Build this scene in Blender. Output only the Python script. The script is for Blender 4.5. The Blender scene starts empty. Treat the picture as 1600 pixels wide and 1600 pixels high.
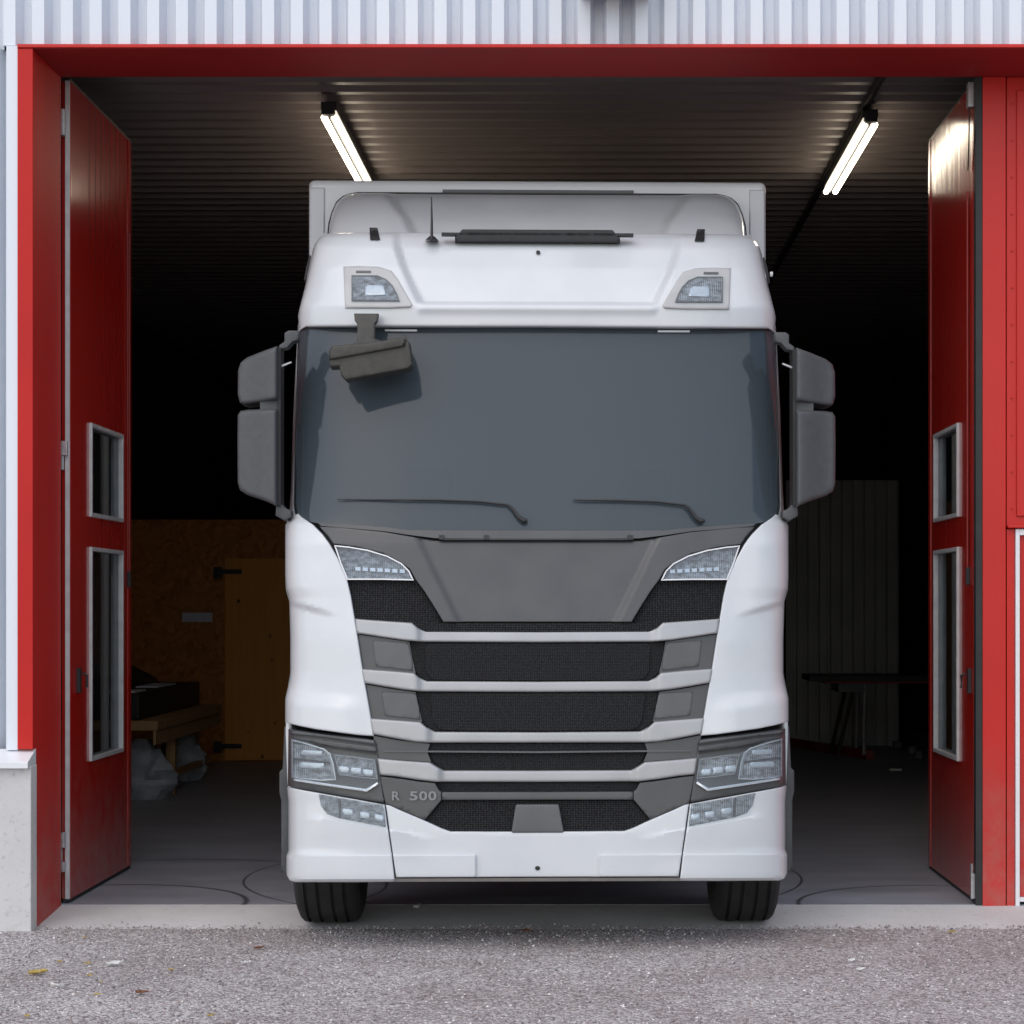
import bpy, math, random
import numpy as np
from mathutils import Vector, Matrix
from mathutils.geometry import delaunay_2d_cdt
random.seed(7)
rng = np.random.default_rng(5)
sc = bpy.context.scene
COL = sc.collection
F = 3200.0; PX = 920.0; PY = 950.0; EYE = 1.65

# ------------------------------------------------------------------ materials
def new_mat(name):
    m = bpy.data.materials.new(name); m.use_nodes = True
    nt = m.node_tree; nt.nodes.clear()
    out = nt.nodes.new('ShaderNodeOutputMaterial')
    return m, nt, out
def N(nt, t, **kw):
    n = nt.nodes.new(t)
    for k, v in kw.items():
        if hasattr(n, k): setattr(n, k, v)
    return n
def L(nt, a, ao, b, bi): nt.links.new(a.outputs[ao], b.inputs[bi])
def pbsdf(nt, out, col, rough, metal=0, spec=.5, coat=0):
    b = N(nt, 'ShaderNodeBsdfPrincipled')
    b.inputs['Base Color'].default_value = (*col, 1)
    b.inputs['Roughness'].default_value = rough
    b.inputs['Metallic'].default_value = metal
    b.inputs['Specular IOR Level'].default_value = spec
    b.inputs['Coat Weight'].default_value = coat
    b.inputs['Coat Roughness'].default_value = .08
    L(nt, b, 0, out, 'Surface'); return b
def mapped(nt, scale=(1, 1, 1)):
    tc = N(nt, 'ShaderNodeTexCoord'); mp = N(nt, 'ShaderNodeMapping')
    mp.inputs['Scale'].default_value = scale
    L(nt, tc, 'Object', mp, 'Vector'); return mp
def noise_mat(name, c1, c2, scale=8, rough=.5, metal=0, bump=0, bscale=None, stretch=(1, 1, 1), detail=6, spec=.5, coat=0, rvar=.08, lo=.35, hi=.65, bdist=.01):
    m, nt, out = new_mat(name)
    b = pbsdf(nt, out, c1, rough, metal, spec, coat)
    mp = mapped(nt, stretch)
    n = N(nt, 'ShaderNodeTexNoise'); n.inputs['Scale'].default_value = scale; n.inputs['Detail'].default_value = detail
    L(nt, mp, 0, n, 'Vector')
    r = N(nt, 'ShaderNodeValToRGB'); r.color_ramp.elements[0].position = lo; r.color_ramp.elements[1].position = hi
    r.color_ramp.elements[0].color = (*c1, 1); r.color_ramp.elements[1].color = (*c2, 1)
    L(nt, n, 'Fac', r, 'Fac'); L(nt, r, 0, b, 'Base Color')
    mr = N(nt, 'ShaderNodeMapRange'); mr.inputs['To Min'].default_value = rough - rvar; mr.inputs['To Max'].default_value = rough + rvar
    L(nt, n, 'Fac', mr, 'Value'); L(nt, mr, 0, b, 'Roughness')
    if bump:
        n2 = N(nt, 'ShaderNodeTexNoise'); n2.inputs['Scale'].default_value = bscale or scale * 4; n2.inputs['Detail'].default_value = 5
        L(nt, mp, 0, n2, 'Vector')
        bp = N(nt, 'ShaderNodeBump'); bp.inputs['Strength'].default_value = bump; bp.inputs['Distance'].default_value = bdist
        L(nt, n2, 'Fac', bp, 'Height'); L(nt, bp, 0, b, 'Normal')
    return m
M = {}
M['white_paint'] = noise_mat('white_paint', (.58, .605, .63), (.63, .65, .67), 3, .32, coat=.6, rvar=.05)
M['box_paint'] = noise_mat('box_paint', (.74, .76, .79), (.78, .80, .82), 3, .35, coat=.3)
M['cladding'] = noise_mat('cladding', (.70, .75, .82), (.75, .79, .85), 1.2, .40, stretch=(1, 1, .3))
M['red'] = noise_mat('red', (.52, .019, .014), (.56, .024, .018), 1.5, .38, spec=.32, coat=.0, bump=.04, bscale=1.2)
M['red_jamb'] = noise_mat('red_jamb', (.48, .015, .012), (.53, .019, .015), 1.5, .5, spec=.25)
M['red_soffit'] = noise_mat('red_soffit', (.26, .010, .011), (.30, .013, .013), 1.5, .6, spec=.3)  # darker copy of the frame red; underside shade put into the colour
M['silver'] = noise_mat('silver', (.34, .345, .355), (.39, .395, .405), 4, .38, metal=.35, coat=.3)
M['partition_grey'] = noise_mat('partition_grey', (.33, .34, .33), (.42, .43, .42), 2, .5)
M['letter_grey'] = noise_mat('letter_grey', (.19, .19, .195), (.22, .22, .225), 4, .4, metal=.2)
M['dark_grey'] = noise_mat('dark_grey', (.050, .052, .055), (.065, .067, .070), 5, .36, spec=.5, coat=.2)
M['mid_grey'] = noise_mat('mid_grey', (.085, .088, .092), (.11, .112, .115), 5, .4)
M['plastic'] = noise_mat('plastic', (.030, .031, .033), (.045, .046, .048), 60, .6, bump=.2, bscale=400, bdist=.001)
M['mirror_plastic'] = noise_mat('mirror_plastic', (.062, .066, .070), (.074, .078, .082), 30, .5, bump=.15, bscale=300, bdist=.001)
M['brown_plastic'] = noise_mat('brown_plastic', (.035, .033, .028), (.055, .052, .045), 20, .5, bump=.15, bscale=200, bdist=.001)
M['black'] = noise_mat('black', (.012, .012, .013), (.02, .02, .022), 10, .55)
M['rubber'] = noise_mat('rubber', (.014, .014, .015), (.028, .027, .026), 9, .8, bump=.3, bscale=120, bdist=.002)
M['steel'] = noise_mat('steel', (.40, .40, .41), (.52, .52, .54), 30, .42, metal=.7)
M['alu'] = noise_mat('alu', (.52, .53, .54), (.62, .63, .64), 12, .45, metal=.35)
M['lamp_surround'] = noise_mat('lamp_surround', (.42, .42, .42), (.47, .47, .47), 8, .45)
M['chrome'] = noise_mat('chrome', (.8, .83, .88), (.9, .92, .95), 30, .2, metal=.5)
M['concrete'] = noise_mat('concrete', (.56, .555, .55), (.66, .655, .65), 2.2, .85, bump=.4, bscale=60, bdist=.004, lo=.3, hi=.7)
_nt = M['concrete'].node_tree; _b = [x for x in _nt.nodes if x.type == 'BSDF_PRINCIPLED'][0]; _r = [x for x in _nt.nodes if x.type == 'VALTORGB'][0]
_n = N(_nt, 'ShaderNodeTexNoise'); _n.inputs['Scale'].default_value = 26; _n.inputs['Detail'].default_value = 8; _n.inputs['Roughness'].default_value = .75
_tc = N(_nt, 'ShaderNodeTexCoord'); L(_nt, _tc, 'Object', _n, 'Vector')
_q = N(_nt, 'ShaderNodeMapRange'); _q.inputs['From Min'].default_value = .56; _q.inputs['From Max'].default_value = .72; _q.inputs['To Max'].default_value = .55; L(_nt, _n, 'Fac', _q, 'Value')
_m = N(_nt, 'ShaderNodeMixRGB'); L(_nt, _q, 0, _m, 0); L(_nt, _r, 0, _m, 1); _m.inputs[2].default_value = (.24, .22, .20, 1); L(_nt, _m, 0, _b, 'Base Color')
M['wood'] = noise_mat('wood', (.34, .20, .085), (.45, .28, .13), 5, .65, stretch=(6, 6, .6), bump=.1)
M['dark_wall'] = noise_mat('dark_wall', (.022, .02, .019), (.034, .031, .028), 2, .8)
M['white_door'] = noise_mat('white_door', (.74, .75, .78), (.8, .8, .82), 8, .4)
M['bag'] = noise_mat('bag', (.32, .36, .42), (.48, .52, .57), 9, .35, bump=.5, bscale=12, bdist=.03)
M['paper'] = noise_mat('paper', (.55, .58, .7), (.6, .62, .72), 6, .6)
M['leaf_yellow'] = noise_mat('leaf_yellow', (.42, .27, .06), (.55, .42, .14), 40, .6)
M['leaf_brown'] = noise_mat('leaf_brown', (.16, .06, .03), (.26, .11, .05), 40, .6)
M['leaf_white'] = noise_mat('leaf_white', (.68, .68, .66), (.8, .8, .78), 40, .6)
M['beige_lip'] = noise_mat('beige_lip', (.33, .31, .29), (.38, .36, .34), 10, .5)
M['tyre_side'] = M['rubber']
M['fabric'] = noise_mat('fabric', (.05, .055, .07), (.07, .075, .09), 40, .9)
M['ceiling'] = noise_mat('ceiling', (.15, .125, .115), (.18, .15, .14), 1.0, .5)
M['red_beam'] = noise_mat('red_beam', (.20, .015, .012), (.26, .02, .015), 5, .5)

def add_dust(nt, src, b):
    tc = N(nt, 'ShaderNodeTexCoord'); sp = N(nt, 'ShaderNodeSeparateXYZ'); L(nt, tc, 'Object', sp, 0)
    a = N(nt, 'ShaderNodeMapRange'); a.inputs['From Min'].default_value = 0; a.inputs['From Max'].default_value = .95
    a.inputs['To Min'].default_value = .85; a.inputs['To Max'].default_value = 0; L(nt, sp, 'Z', a, 'Value')
    n = N(nt, 'ShaderNodeTexNoise'); n.inputs['Scale'].default_value = 7; n.inputs['Detail'].default_value = 9; n.inputs['Roughness'].default_value = .7
    L(nt, tc, 'Object', n, 'Vector')
    q = N(nt, 'ShaderNodeMapRange'); q.inputs['From Min'].default_value = .3; q.inputs['From Max'].default_value = .75; L(nt, n, 'Fac', q, 'Value')
    m_ = N(nt, 'ShaderNodeMath', operation='MULTIPLY'); L(nt, a, 0, m_, 0); L(nt, q, 0, m_, 1)
    mx = N(nt, 'ShaderNodeMixRGB'); L(nt, m_, 0, mx, 0); L(nt, src, 0, mx, 1); mx.inputs[2].default_value = (.34, .17, .15, 1)
    L(nt, mx, 0, b, 'Base Color')
for k_ in ('red', 'red_jamb'):
    nt_ = M[k_].node_tree; b_ = [x for x in nt_.nodes if x.type == 'BSDF_PRINCIPLED'][0]; r_ = [x for x in nt_.nodes if x.type == 'VALTORGB'][0]
    add_dust(nt_, r_, b_)
def mat_rib_red():
    m, nt, out = new_mat('red_leaf_paint')
    b = pbsdf(nt, out, (.50, .028, .022), .16, 0, .5, 0)
    mp = mapped(nt, (1, 1, .03))
    n = N(nt, 'ShaderNodeTexNoise'); n.inputs['Scale'].default_value = 9; n.inputs['Detail'].default_value = 2
    L(nt, mp, 0, n, 'Vector')
    n3 = N(nt, 'ShaderNodeTexNoise'); n3.inputs['Scale'].default_value = 1.6; n3.inputs['Detail'].default_value = 5
    r = N(nt, 'ShaderNodeValToRGB'); r.color_ramp.elements[0].color = (.37, .011, .007, 1); r.color_ramp.elements[1].color = (.43, .014, .009, 1)
    L(nt, n3, 'Fac', r, 'Fac'); add_dust(nt, r, b)
    bp = N(nt, 'ShaderNodeBump'); bp.inputs['Strength'].default_value = .4; bp.inputs['Distance'].default_value = .004
    L(nt, n, 'Fac', bp, 'Height'); L(nt, bp, 0, b, 'Normal')
    return m
M['leaf_red'] = mat_rib_red()

def mat_mesh(name, scale, c1, c2, thr=.35):
    m, nt, out = new_mat(name)
    b = pbsdf(nt, out, c1, .7, spec=.2)
    tc = N(nt, 'ShaderNodeTexCoord'); mp = N(nt, 'ShaderNodeMapping')
    mp.inputs['Scale'].default_value = (1, 0, 1.25)
    L(nt, tc, 'Object', mp, 'Vector')
    v = N(nt, 'ShaderNodeTexVoronoi'); v.inputs['Scale'].default_value = scale; v.inputs['Randomness'].default_value = .25
    L(nt, mp, 0, v, 'Vector')
    r = N(nt, 'ShaderNodeValToRGB'); r.color_ramp.elements[0].position = thr; r.color_ramp.elements[1].position = thr + .15
    r.color_ramp.elements[0].color = (*c1, 1); r.color_ramp.elements[1].color = (*c2, 1)
    L(nt, v, 'Distance', r, 'Fac'); L(nt, r, 0, b, 'Base Color')
    bp = N(nt, 'ShaderNodeBump'); bp.inputs['Strength'].default_value = .9; bp.inputs['Distance'].default_value = .008
    L(nt, v, 'Distance', bp, 'Height'); L(nt, bp, 0, b, 'Normal')
    return m
M['mesh'] = mat_mesh('mesh', 75, (.005, .005, .006), (.026, .027, .029))
M['mesh_fine'] = mat_mesh('mesh_fine', 110, (.010, .010, .011), (.032, .033, .035))

def mat_glass(name, tint, alpha, rough=.03):
    m, nt, out = new_mat(name)
    mix = N(nt, 'ShaderNodeMixShader'); mix.inputs[0].default_value = alpha
    tr = N(nt, 'ShaderNodeBsdfTransparent'); tr.inputs['Color'].default_value = (.85, .88, .9, 1)
    b = N(nt, 'ShaderNodeBsdfPrincipled'); b.inputs['Base Color'].default_value = (*tint, 1); b.inputs['Roughness'].default_value = rough
    n = N(nt, 'ShaderNodeTexNoise'); n.inputs['Scale'].default_value = 2.0
    tc = N(nt, 'ShaderNodeTexCoord'); L(nt, tc, 'Object', n, 'Vector')
    mr = N(nt, 'ShaderNodeMapRange'); mr.inputs['To Min'].default_value = rough; mr.inputs['To Max'].default_value = rough + .03
    L(nt, n, 'Fac', mr, 'Value'); L(nt, mr, 0, b, 'Roughness')
    L(nt, tr, 0, mix, 1); L(nt, b, 0, mix, 2); L(nt, mix, 0, out, 'Surface')
    return m
M['windscreen'] = mat_glass('windscreen', (.062, .080, .094), .70, .04)
M['side_glass'] = mat_glass('side_glass', (.01, .012, .014), .75, .02)
M['pane'] = mat_glass('pane', (.02, .022, .025), .25, .02)
M['lens'] = mat_glass('lens', (.55, .57, .6), .10, .04)

def mat_reflector():
    m, nt, out = new_mat('reflector')
    b = pbsdf(nt, out, (.4, .4, .42), .32, .35)
    mp = mapped(nt, (1, 0, 1.8))
    n = N(nt, 'ShaderNodeTexNoise'); n.inputs['Scale'].default_value = 26; n.inputs['Detail'].default_value = 3
    L(nt, mp, 0, n, 'Vector')
    r = N(nt, 'ShaderNodeValToRGB'); r.color_ramp.elements[0].position = .35; r.color_ramp.elements[1].position = .68
    r.color_ramp.elements[0].color = (.17, .165, .16, 1); r.color_ramp.elements[1].color = (.62, .63, .66, 1)
    L(nt, n, 'Fac', r, 'Fac'); L(nt, r, 0, b, 'Base Color')
    wv = N(nt, 'ShaderNodeTexWave'); wv.inputs['Scale'].default_value = 28; mp2 = mapped(nt, (1, 0, .15)); L(nt, mp2, 0, wv, 'Vector')
    bp = N(nt, 'ShaderNodeBump'); bp.inputs['Strength'].default_value = .5; bp.inputs['Distance'].default_value = .01
    L(nt, wv, 'Fac', bp, 'Height'); L(nt, bp, 0, b, 'Normal')
    return m
M['reflector'] = mat_reflector()

def mat_osb():
    m, nt, out = new_mat('osb')
    b = pbsdf(nt, out, (.3, .18, .08), .75)
    mp = mapped(nt, (1, 1, 1))
    n = N(nt, 'ShaderNodeTexNoise'); n.inputs['Scale'].default_value = 3; n.inputs['Detail'].default_value = 4
    L(nt, mp, 0, n, 'Vector')
    mx = N(nt, 'ShaderNodeMixRGB'); mx.inputs[0].default_value = .3
    L(nt, mp, 0, mx, 1); L(nt, n, 'Color', mx, 2)
    v = N(nt, 'ShaderNodeTexVoronoi'); v.inputs['Scale'].default_value = 26
    L(nt, mx, 0, v, 'Vector')
    r = N(nt, 'ShaderNodeValToRGB'); r.color_ramp.elements[0].color = (.30, .105, .018, 1); r.color_ramp.elements[1].color = (.56, .23, .055, 1)
    L(nt, v, 'Color', r, 'Fac'); L(nt, r, 0, b, 'Base Color')
    return m
M['osb'] = mat_osb()
def mat_pine():
    m, nt, out = new_mat('pine_board')
    b = pbsdf(nt, out, (.5, .3, .1), .6)
    mp = mapped(nt, (7, 7, .5))
    n = N(nt, 'ShaderNodeTexNoise'); n.inputs['Scale'].default_value = 3; n.inputs['Detail'].default_value = 5
    L(nt, mp, 0, n, 'Vector')
    r = N(nt, 'ShaderNodeValToRGB'); r.color_ramp.elements[0].color = (.62, .235, .035, 1); r.color_ramp.elements[1].color = (.76, .34, .07, 1)
    L(nt, n, 'Fac', r, 'Fac')
    v = N(nt, 'ShaderNodeTexVoronoi'); v.inputs['Scale'].default_value = 5.5; mp2 = mapped(nt, (1, .01, .8)); L(nt, mp2, 0, v, 'Vector')
    r2 = N(nt, 'ShaderNodeValToRGB'); r2.color_ramp.elements[0].position = .05; r2.color_ramp.elements[1].position = .13
    r2.color_ramp.elements[0].color = (.10, .04, .01, 1); r2.color_ramp.elements[1].color = (1, 1, 1, 1)
    L(nt, v, 'Distance', r2, 'Fac')
    mx = N(nt, 'ShaderNodeMixRGB', blend_type='MULTIPLY'); mx.inputs[0].default_value = 1
    L(nt, r, 0, mx, 1); L(nt, r2, 0, mx, 2); L(nt, mx, 0, b, 'Base Color')
    return m
M['pine'] = mat_pine()

def mat_emit(name, col, s):
    m, nt, out = new_mat(name)
    e = N(nt, 'ShaderNodeEmission'); e.inputs['Color'].default_value = (*col, 1); e.inputs['Strength'].default_value = s
    L(nt, e, 0, out, 'Surface'); return m
M['tube'] = mat_emit('tube_light', (1, .87, .68), 10)

def mat_gravel():
    m, nt, out = new_mat('gravel_asphalt')
    b = pbsdf(nt, out, (.2, .18, .18), .95, spec=.2)
    mp = mapped(nt)
    v = N(nt, 'ShaderNodeTexVoronoi'); v.inputs['Scale'].default_value = 75; L(nt, mp, 0, v, 'Vector')
    sep = N(nt, 'ShaderNodeSeparateColor'); L(nt, v, 'Color', sep, 0)
    r = N(nt, 'ShaderNodeValToRGB')
    e = r.color_ramp.elements
    e[0].position = 0; e[0].color = (.225, .208, .205, 1); e[1].position = 1; e[1].color = (.66, .64, .64, 1)
    for p, c in ((.3, (.335, .31, .308, 1)), (.6, (.435, .415, .415, 1)), (.88, (.54, .515, .525, 1))):
        x = e.new(p); x.color = c
    L(nt, sep, 0, r, 'Fac')
    n = N(nt, 'ShaderNodeTexNoise'); n.inputs['Scale'].default_value = 1.3; n.inputs['Detail'].default_value = 8; n.inputs['Roughness'].default_value = .65
    L(nt, mp, 0, n, 'Vector')
    r2 = N(nt, 'ShaderNodeValToRGB'); r2.color_ramp.elements[0].position = .3; r2.color_ramp.elements[1].position = .7
    r2.color_ramp.elements[0].color = (.86, .79, .77, 1); r2.color_ramp.elements[1].color = (1.28, 1.27, 1.28, 1)
    L(nt, n, 'Fac', r2, 'Fac')
    mx = N(nt, 'ShaderNodeMixRGB', blend_type='MULTIPLY'); mx.inputs[0].default_value = 1
    L(nt, r, 0, mx, 1); L(nt, r2, 0, mx, 2)
    n4 = N(nt, 'ShaderNodeTexNoise'); n4.inputs['Scale'].default_value = 260; n4.inputs['Detail'].default_value = 3
    L(nt, mp, 0, n4, 'Vector')
    r4 = N(nt, 'ShaderNodeValToRGB'); r4.color_ramp.elements[0].position = .35; r4.color_ramp.elements[1].position = .65
    r4.color_ramp.elements[0].color = (.6, .6, .6, 1); r4.color_ramp.elements[1].color = (1.25, 1.25, 1.25, 1)
    L(nt, n4, 'Fac', r4, 'Fac')
    mx2 = N(nt, 'ShaderNodeMixRGB', blend_type='MULTIPLY'); mx2.inputs[0].default_value = 1
    L(nt, mx, 0, mx2, 1); L(nt, r4, 0, mx2, 2); L(nt, mx2, 0, b, 'Base Color')
    bp = N(nt, 'ShaderNodeBump'); bp.inputs['Strength'].default_value = .8; bp.inputs['Distance'].default_value = .012
    L(nt, v, 'Distance', bp, 'Height'); bp.invert = True; L(nt, bp, 0, b, 'Normal')
    return m
M['gravel'] = mat_gravel()

def mat_floor():
    m, nt, out = new_mat('floor_concrete')
    b = pbsdf(nt, out, (.2, .2, .21), .42, spec=.4)
    mp = mapped(nt, (1, 2.6, 1))
    n = N(nt, 'ShaderNodeTexNoise'); n.inputs['Scale'].default_value = 1.1; n.inputs['Detail'].default_value = 9; n.inputs['Roughness'].default_value = .6
    L(nt, mp, 0, n, 'Vector')
    r = N(nt, 'ShaderNodeValToRGB'); r.color_ramp.elements[0].position = .3; r.color_ramp.elements[1].position = .7
    r.color_ramp.elements[0].color = (.23, .24, .275, 1); r.color_ramp.elements[1].color = (.36, .37, .42, 1)
    L(nt, n, 'Fac', r, 'Fac')
    mr = N(nt, 'ShaderNodeMapRange'); mr.inputs['To Min'].default_value = .35; mr.inputs['To Max'].default_value = .6
    L(nt, n, 'Fac', mr, 'Value'); L(nt, mr, 0, b, 'Roughness')
    # dark rubber arcs left on the slab: rings (cx, cy, r, halfwidth)
    tc = N(nt, 'ShaderNodeTexCoord'); last = None
    n2 = N(nt, 'ShaderNodeTexNoise'); n2.inputs['Scale'].default_value = 4
    L(nt, tc, 'Object', n2, 'Vector')
    for cx, cy, rad, hw in ((-2.72, 11.42, .80, .016), (-2.55, 12.1, 1.35, .009), (1.95, 11.40, .78, .013), (-.4, 12.6, 1.7, .008)):
        d = N(nt, 'ShaderNodeVectorMath', operation='DISTANCE'); d.inputs[1].default_value = (cx, cy, 0)
        L(nt, tc, 'Object', d, 0)
        s = N(nt, 'ShaderNodeMath', operation='SUBTRACT'); s.inputs[1].default_value = rad; L(nt, d, 'Value', s, 0)
        a = N(nt, 'ShaderNodeMath', operation='ABSOLUTE'); L(nt, s, 0, a, 0)
        q = N(nt, 'ShaderNodeMapRange'); q.inputs['From Min'].default_value = hw * .3; q.inputs['From Max'].default_value = hw * 1.6
        q.inputs['To Min'].default_value = .25; q.inputs['To Max'].default_value = 1; L(nt, a, 0, q, 'Value')
        if last is None: last = q
        else:
            mm = N(nt, 'ShaderNodeMath', operation='MULTIPLY'); L(nt, last, 0, mm, 0); L(nt, q, 0, mm, 1); last = mm
    mx = N(nt, 'ShaderNodeMixRGB', blend_type='MULTIPLY'); mx.inputs[0].default_value = 1
    L(nt, r, 0, mx, 1); L(nt, last, 0, mx, 2); L(nt, mx, 0, b, 'Base Color')
    return m
M['floor'] = mat_floor()

# ------------------------------------------------------------------ objects
def tag(o, label=None, cat=None, group=None, kind=None):
    if label: o['label'] = label
    if cat: o['category'] = cat
    if group: o['group'] = group
    if kind: o['kind'] = kind
    return o
def empty(name, loc=(0, 0, 0), rz=0, parent=None):
    o = bpy.data.objects.new(name, None); COL.objects.link(o)
    o.location = loc; o.rotation_euler = (0, 0, rz); o.empty_display_size = .2
    if parent: o.parent = parent
    return o
def mesh_obj(name, verts, faces, mat, parent=None, smooth=None, bevel=0, seg=2):
    me = bpy.data.meshes.new(name); me.from_pydata([tuple(v) for v in verts], [], faces); me.update()
    import bmesh
    bm = bmesh.new(); bm.from_mesh(me); bmesh.ops.recalc_face_normals(bm, faces=bm.faces); bm.to_mesh(me); bm.free()
    if smooth is not None:
        me.shade_smooth(); me.set_sharp_from_angle(angle=math.radians(smooth))
    o = bpy.data.objects.new(name, me); COL.objects.link(o)
    if mat: me.materials.append(M[mat] if isinstance(mat, str) else mat)
    if parent: o.parent = parent
    if bevel:
        b = o.modifiers.new('bevel', 'BEVEL'); b.width = bevel; b.segments = seg; b.limit_method = 'ANGLE'; b.angle_limit = math.radians(40)
    return o
class MB:
    def __init__(s): s.v = []; s.f = []
    def add(s, v, f):
        k = len(s.v); s.v += [tuple(p) for p in v]; s.f += [tuple(i + k for i in q) for q in f]; return s
    def box(s, x0, x1, y0, y1, z0, z1):
        v = [(x, y, z) for z in (z0, z1) for y in (y0, y1) for x in (x0, x1)]
        return s.add(v, [(0, 2, 3, 1), (4, 5, 7, 6), (0, 1, 5, 4), (2, 6, 7, 3), (0, 4, 6, 2), (1, 3, 7, 5)])
    def obox(s, c, ax, size):      # oriented box: centre, 3x3 axes, sizes
        v = []
        for k in (-.5, .5):
            for j in (-.5, .5):
                for i in (-.5, .5):
                    v.append(Vector(c) + ax @ Vector((i * size[0], j * size[1], k * size[2])))
        return s.add(v, [(0, 2, 3, 1), (4, 5, 7, 6), (0, 1, 5, 4), (2, 6, 7, 3), (0, 4, 6, 2), (1, 3, 7, 5)])
    def tube(s, pts, r, n=8):
        pts = [Vector(p) for p in pts]; rings = []
        rs = r if isinstance(r, (list, tuple)) else [r] * len(pts)
        for i, p in enumerate(pts):
            t = (pts[min(i + 1, len(pts) - 1)] - pts[max(i - 1, 0)]).normalized()
            a = t.cross(Vector((0, 0, 1)));
            if a.length < .05: a = t.cross(Vector((1, 0, 0)))
            a.normalize(); b = t.cross(a)
            rings.append([p + (a * math.cos(q) + b * math.sin(q)) * rs[i] for q in [2 * math.pi * k / n for k in range(n)]])
        v = [q for g in rings for q in g]; f = []
        for i in range(len(pts) - 1):
            for k in range(n): f.append((i * n + k, i * n + (k + 1) % n, (i + 1) * n + (k + 1) % n, (i + 1) * n + k))
        f.append(tuple(range(n))[::-1]); f.append(tuple((len(pts) - 1) * n + k for k in range(n)))
        return s.add(v, f)
    def prism(s, poly, axis, a, b):     # poly (u,v) extruded along axis
        def P(u, v, w):
            return {'x': (w, u, v), 'y': (u, w, v), 'z': (u, v, w)}[axis]
        n = len(poly)
        v = [P(*p, a) for p in poly] + [P(*p, b) for p in poly]
        f = [tuple(range(n)), tuple(range(n, 2 * n))] + [(i, (i + 1) % n, n + (i + 1) % n, n + i) for i in range(n)]
        return s.add(v, f)
    def obj(s, name, mat, parent=None, **kw): return mesh_obj(name, s.v, s.f, mat, parent, **kw)
def P(px, py, Y): return ((px - PX) / F * Y, Y, EYE - (py - PY) / F * Y)

# ------------------------------------------------------------------ ground, apron, floor
YO = 10.81; YI = 11.38; ZL = 4.603
tag(MB().box(-60, 60, -90, YO - .002, -.4, -.045).obj('ground', 'gravel'), kind='structure')
ap = MB().add([(-3.0, YO - .001, -.05), (9, YO - .001, -.05), (9, YI + .02, -.002), (-3.0, YI + .02, -.002), (-3.0, YO - .001, -.3), (9, YO - .001, -.3), (9, YI + .02, -.3), (-3.0, YI + .02, -.3)],
              [(0, 1, 2, 3), (4, 5, 1, 0), (5, 6, 2, 1), (6, 7, 3, 2), (7, 4, 0, 3), (4, 7, 6, 5)]).obj('concrete_threshold', 'concrete')
tag(ap, kind='structure')
tag(MB().box(-5.2, 4.4, YI + .02, 31, -.3, 0).obj('floor', 'floor'), kind='structure')

# pebbles
def pebbles(n, x0, x1, y0, y1, name):
    xs = rng.uniform(x0, x1, n); ys = rng.uniform(y0, y1, n); k_ = n // 12; ys[:k_] = 10.80 + np.abs(rng.normal(0, .05, k_)); ys = np.minimum(ys, 11.3); sz = .0025 + .0065 * rng.random(n) ** 3
    base = np.array([(1, 0, 0), (0, 1, 0), (-1, 0, 0), (0, -1, 0), (0, 0, .75), (0, 0, -.5)], float)
    v = np.repeat(base[None], n, 0) * rng.uniform(.6, 1.35, (n, 6, 1)) * sz[:, None, None]
    a = rng.uniform(0, 6.28, n); ca, sa = np.cos(a), np.sin(a)
    vx = v[..., 0] * ca[:, None] - v[..., 1] * sa[:, None]; vy = v[..., 0] * sa[:, None] + v[..., 1] * ca[:, None]
    v = np.stack([vx + xs[:, None], vy + ys[:, None], v[..., 2] - .045 + np.maximum(ys - 10.81, 0)[:, None] * .08 + sz[:, None] * .3], -1).reshape(-1, 3)
    fb = np.array([(0, 1, 4), (1, 2, 4), (2, 3, 4), (3, 0, 4), (1, 0, 5), (2, 1, 5), (3, 2, 5), (0, 3, 5)])
    f = (fb[None] + (np.arange(n) * 6)[:, None, None]).reshape(-1, 3)
    me = bpy.data.meshes.new(name); me.from_pydata(v.tolist(), [], f.tolist()); me.update()
    at = me.color_attributes.new('tone', 'FLOAT_COLOR', 'POINT')
    pal = np.array([(.26, .23, .225), (.18, .15, .148), (.38, .355, .355), (.25, .195, .185), (.14, .13, .135), (.50, .48, .47)])
    k = rng.choice(6, n, p=[.3, .25, .17, .12, .12, .04]); c = pal[k] * rng.uniform(1.2, 1.75, (n, 1))
    c = np.repeat(np.concatenate([c, np.ones((n, 1))], 1), 6, 0)
    at.data.foreach_set('color', c.astype(np.float32).ravel())
    m, nt, out = new_mat('pebble'); b = pbsdf(nt, out, (.3, .3, .3), .9, spec=.2)
    ca_ = N(nt, 'ShaderNodeVertexColor'); ca_.layer_name = 'tone'; L(nt, ca_, 0, b, 'Base Color')
    me.materials.append(m)
    o = bpy.data.objects.new(name, me); COL.objects.link(o); tag(o, kind='stuff'); return o
pebbles(28000, -3.6, 3.0, 7.9, 10.79, 'gravel')

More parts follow.
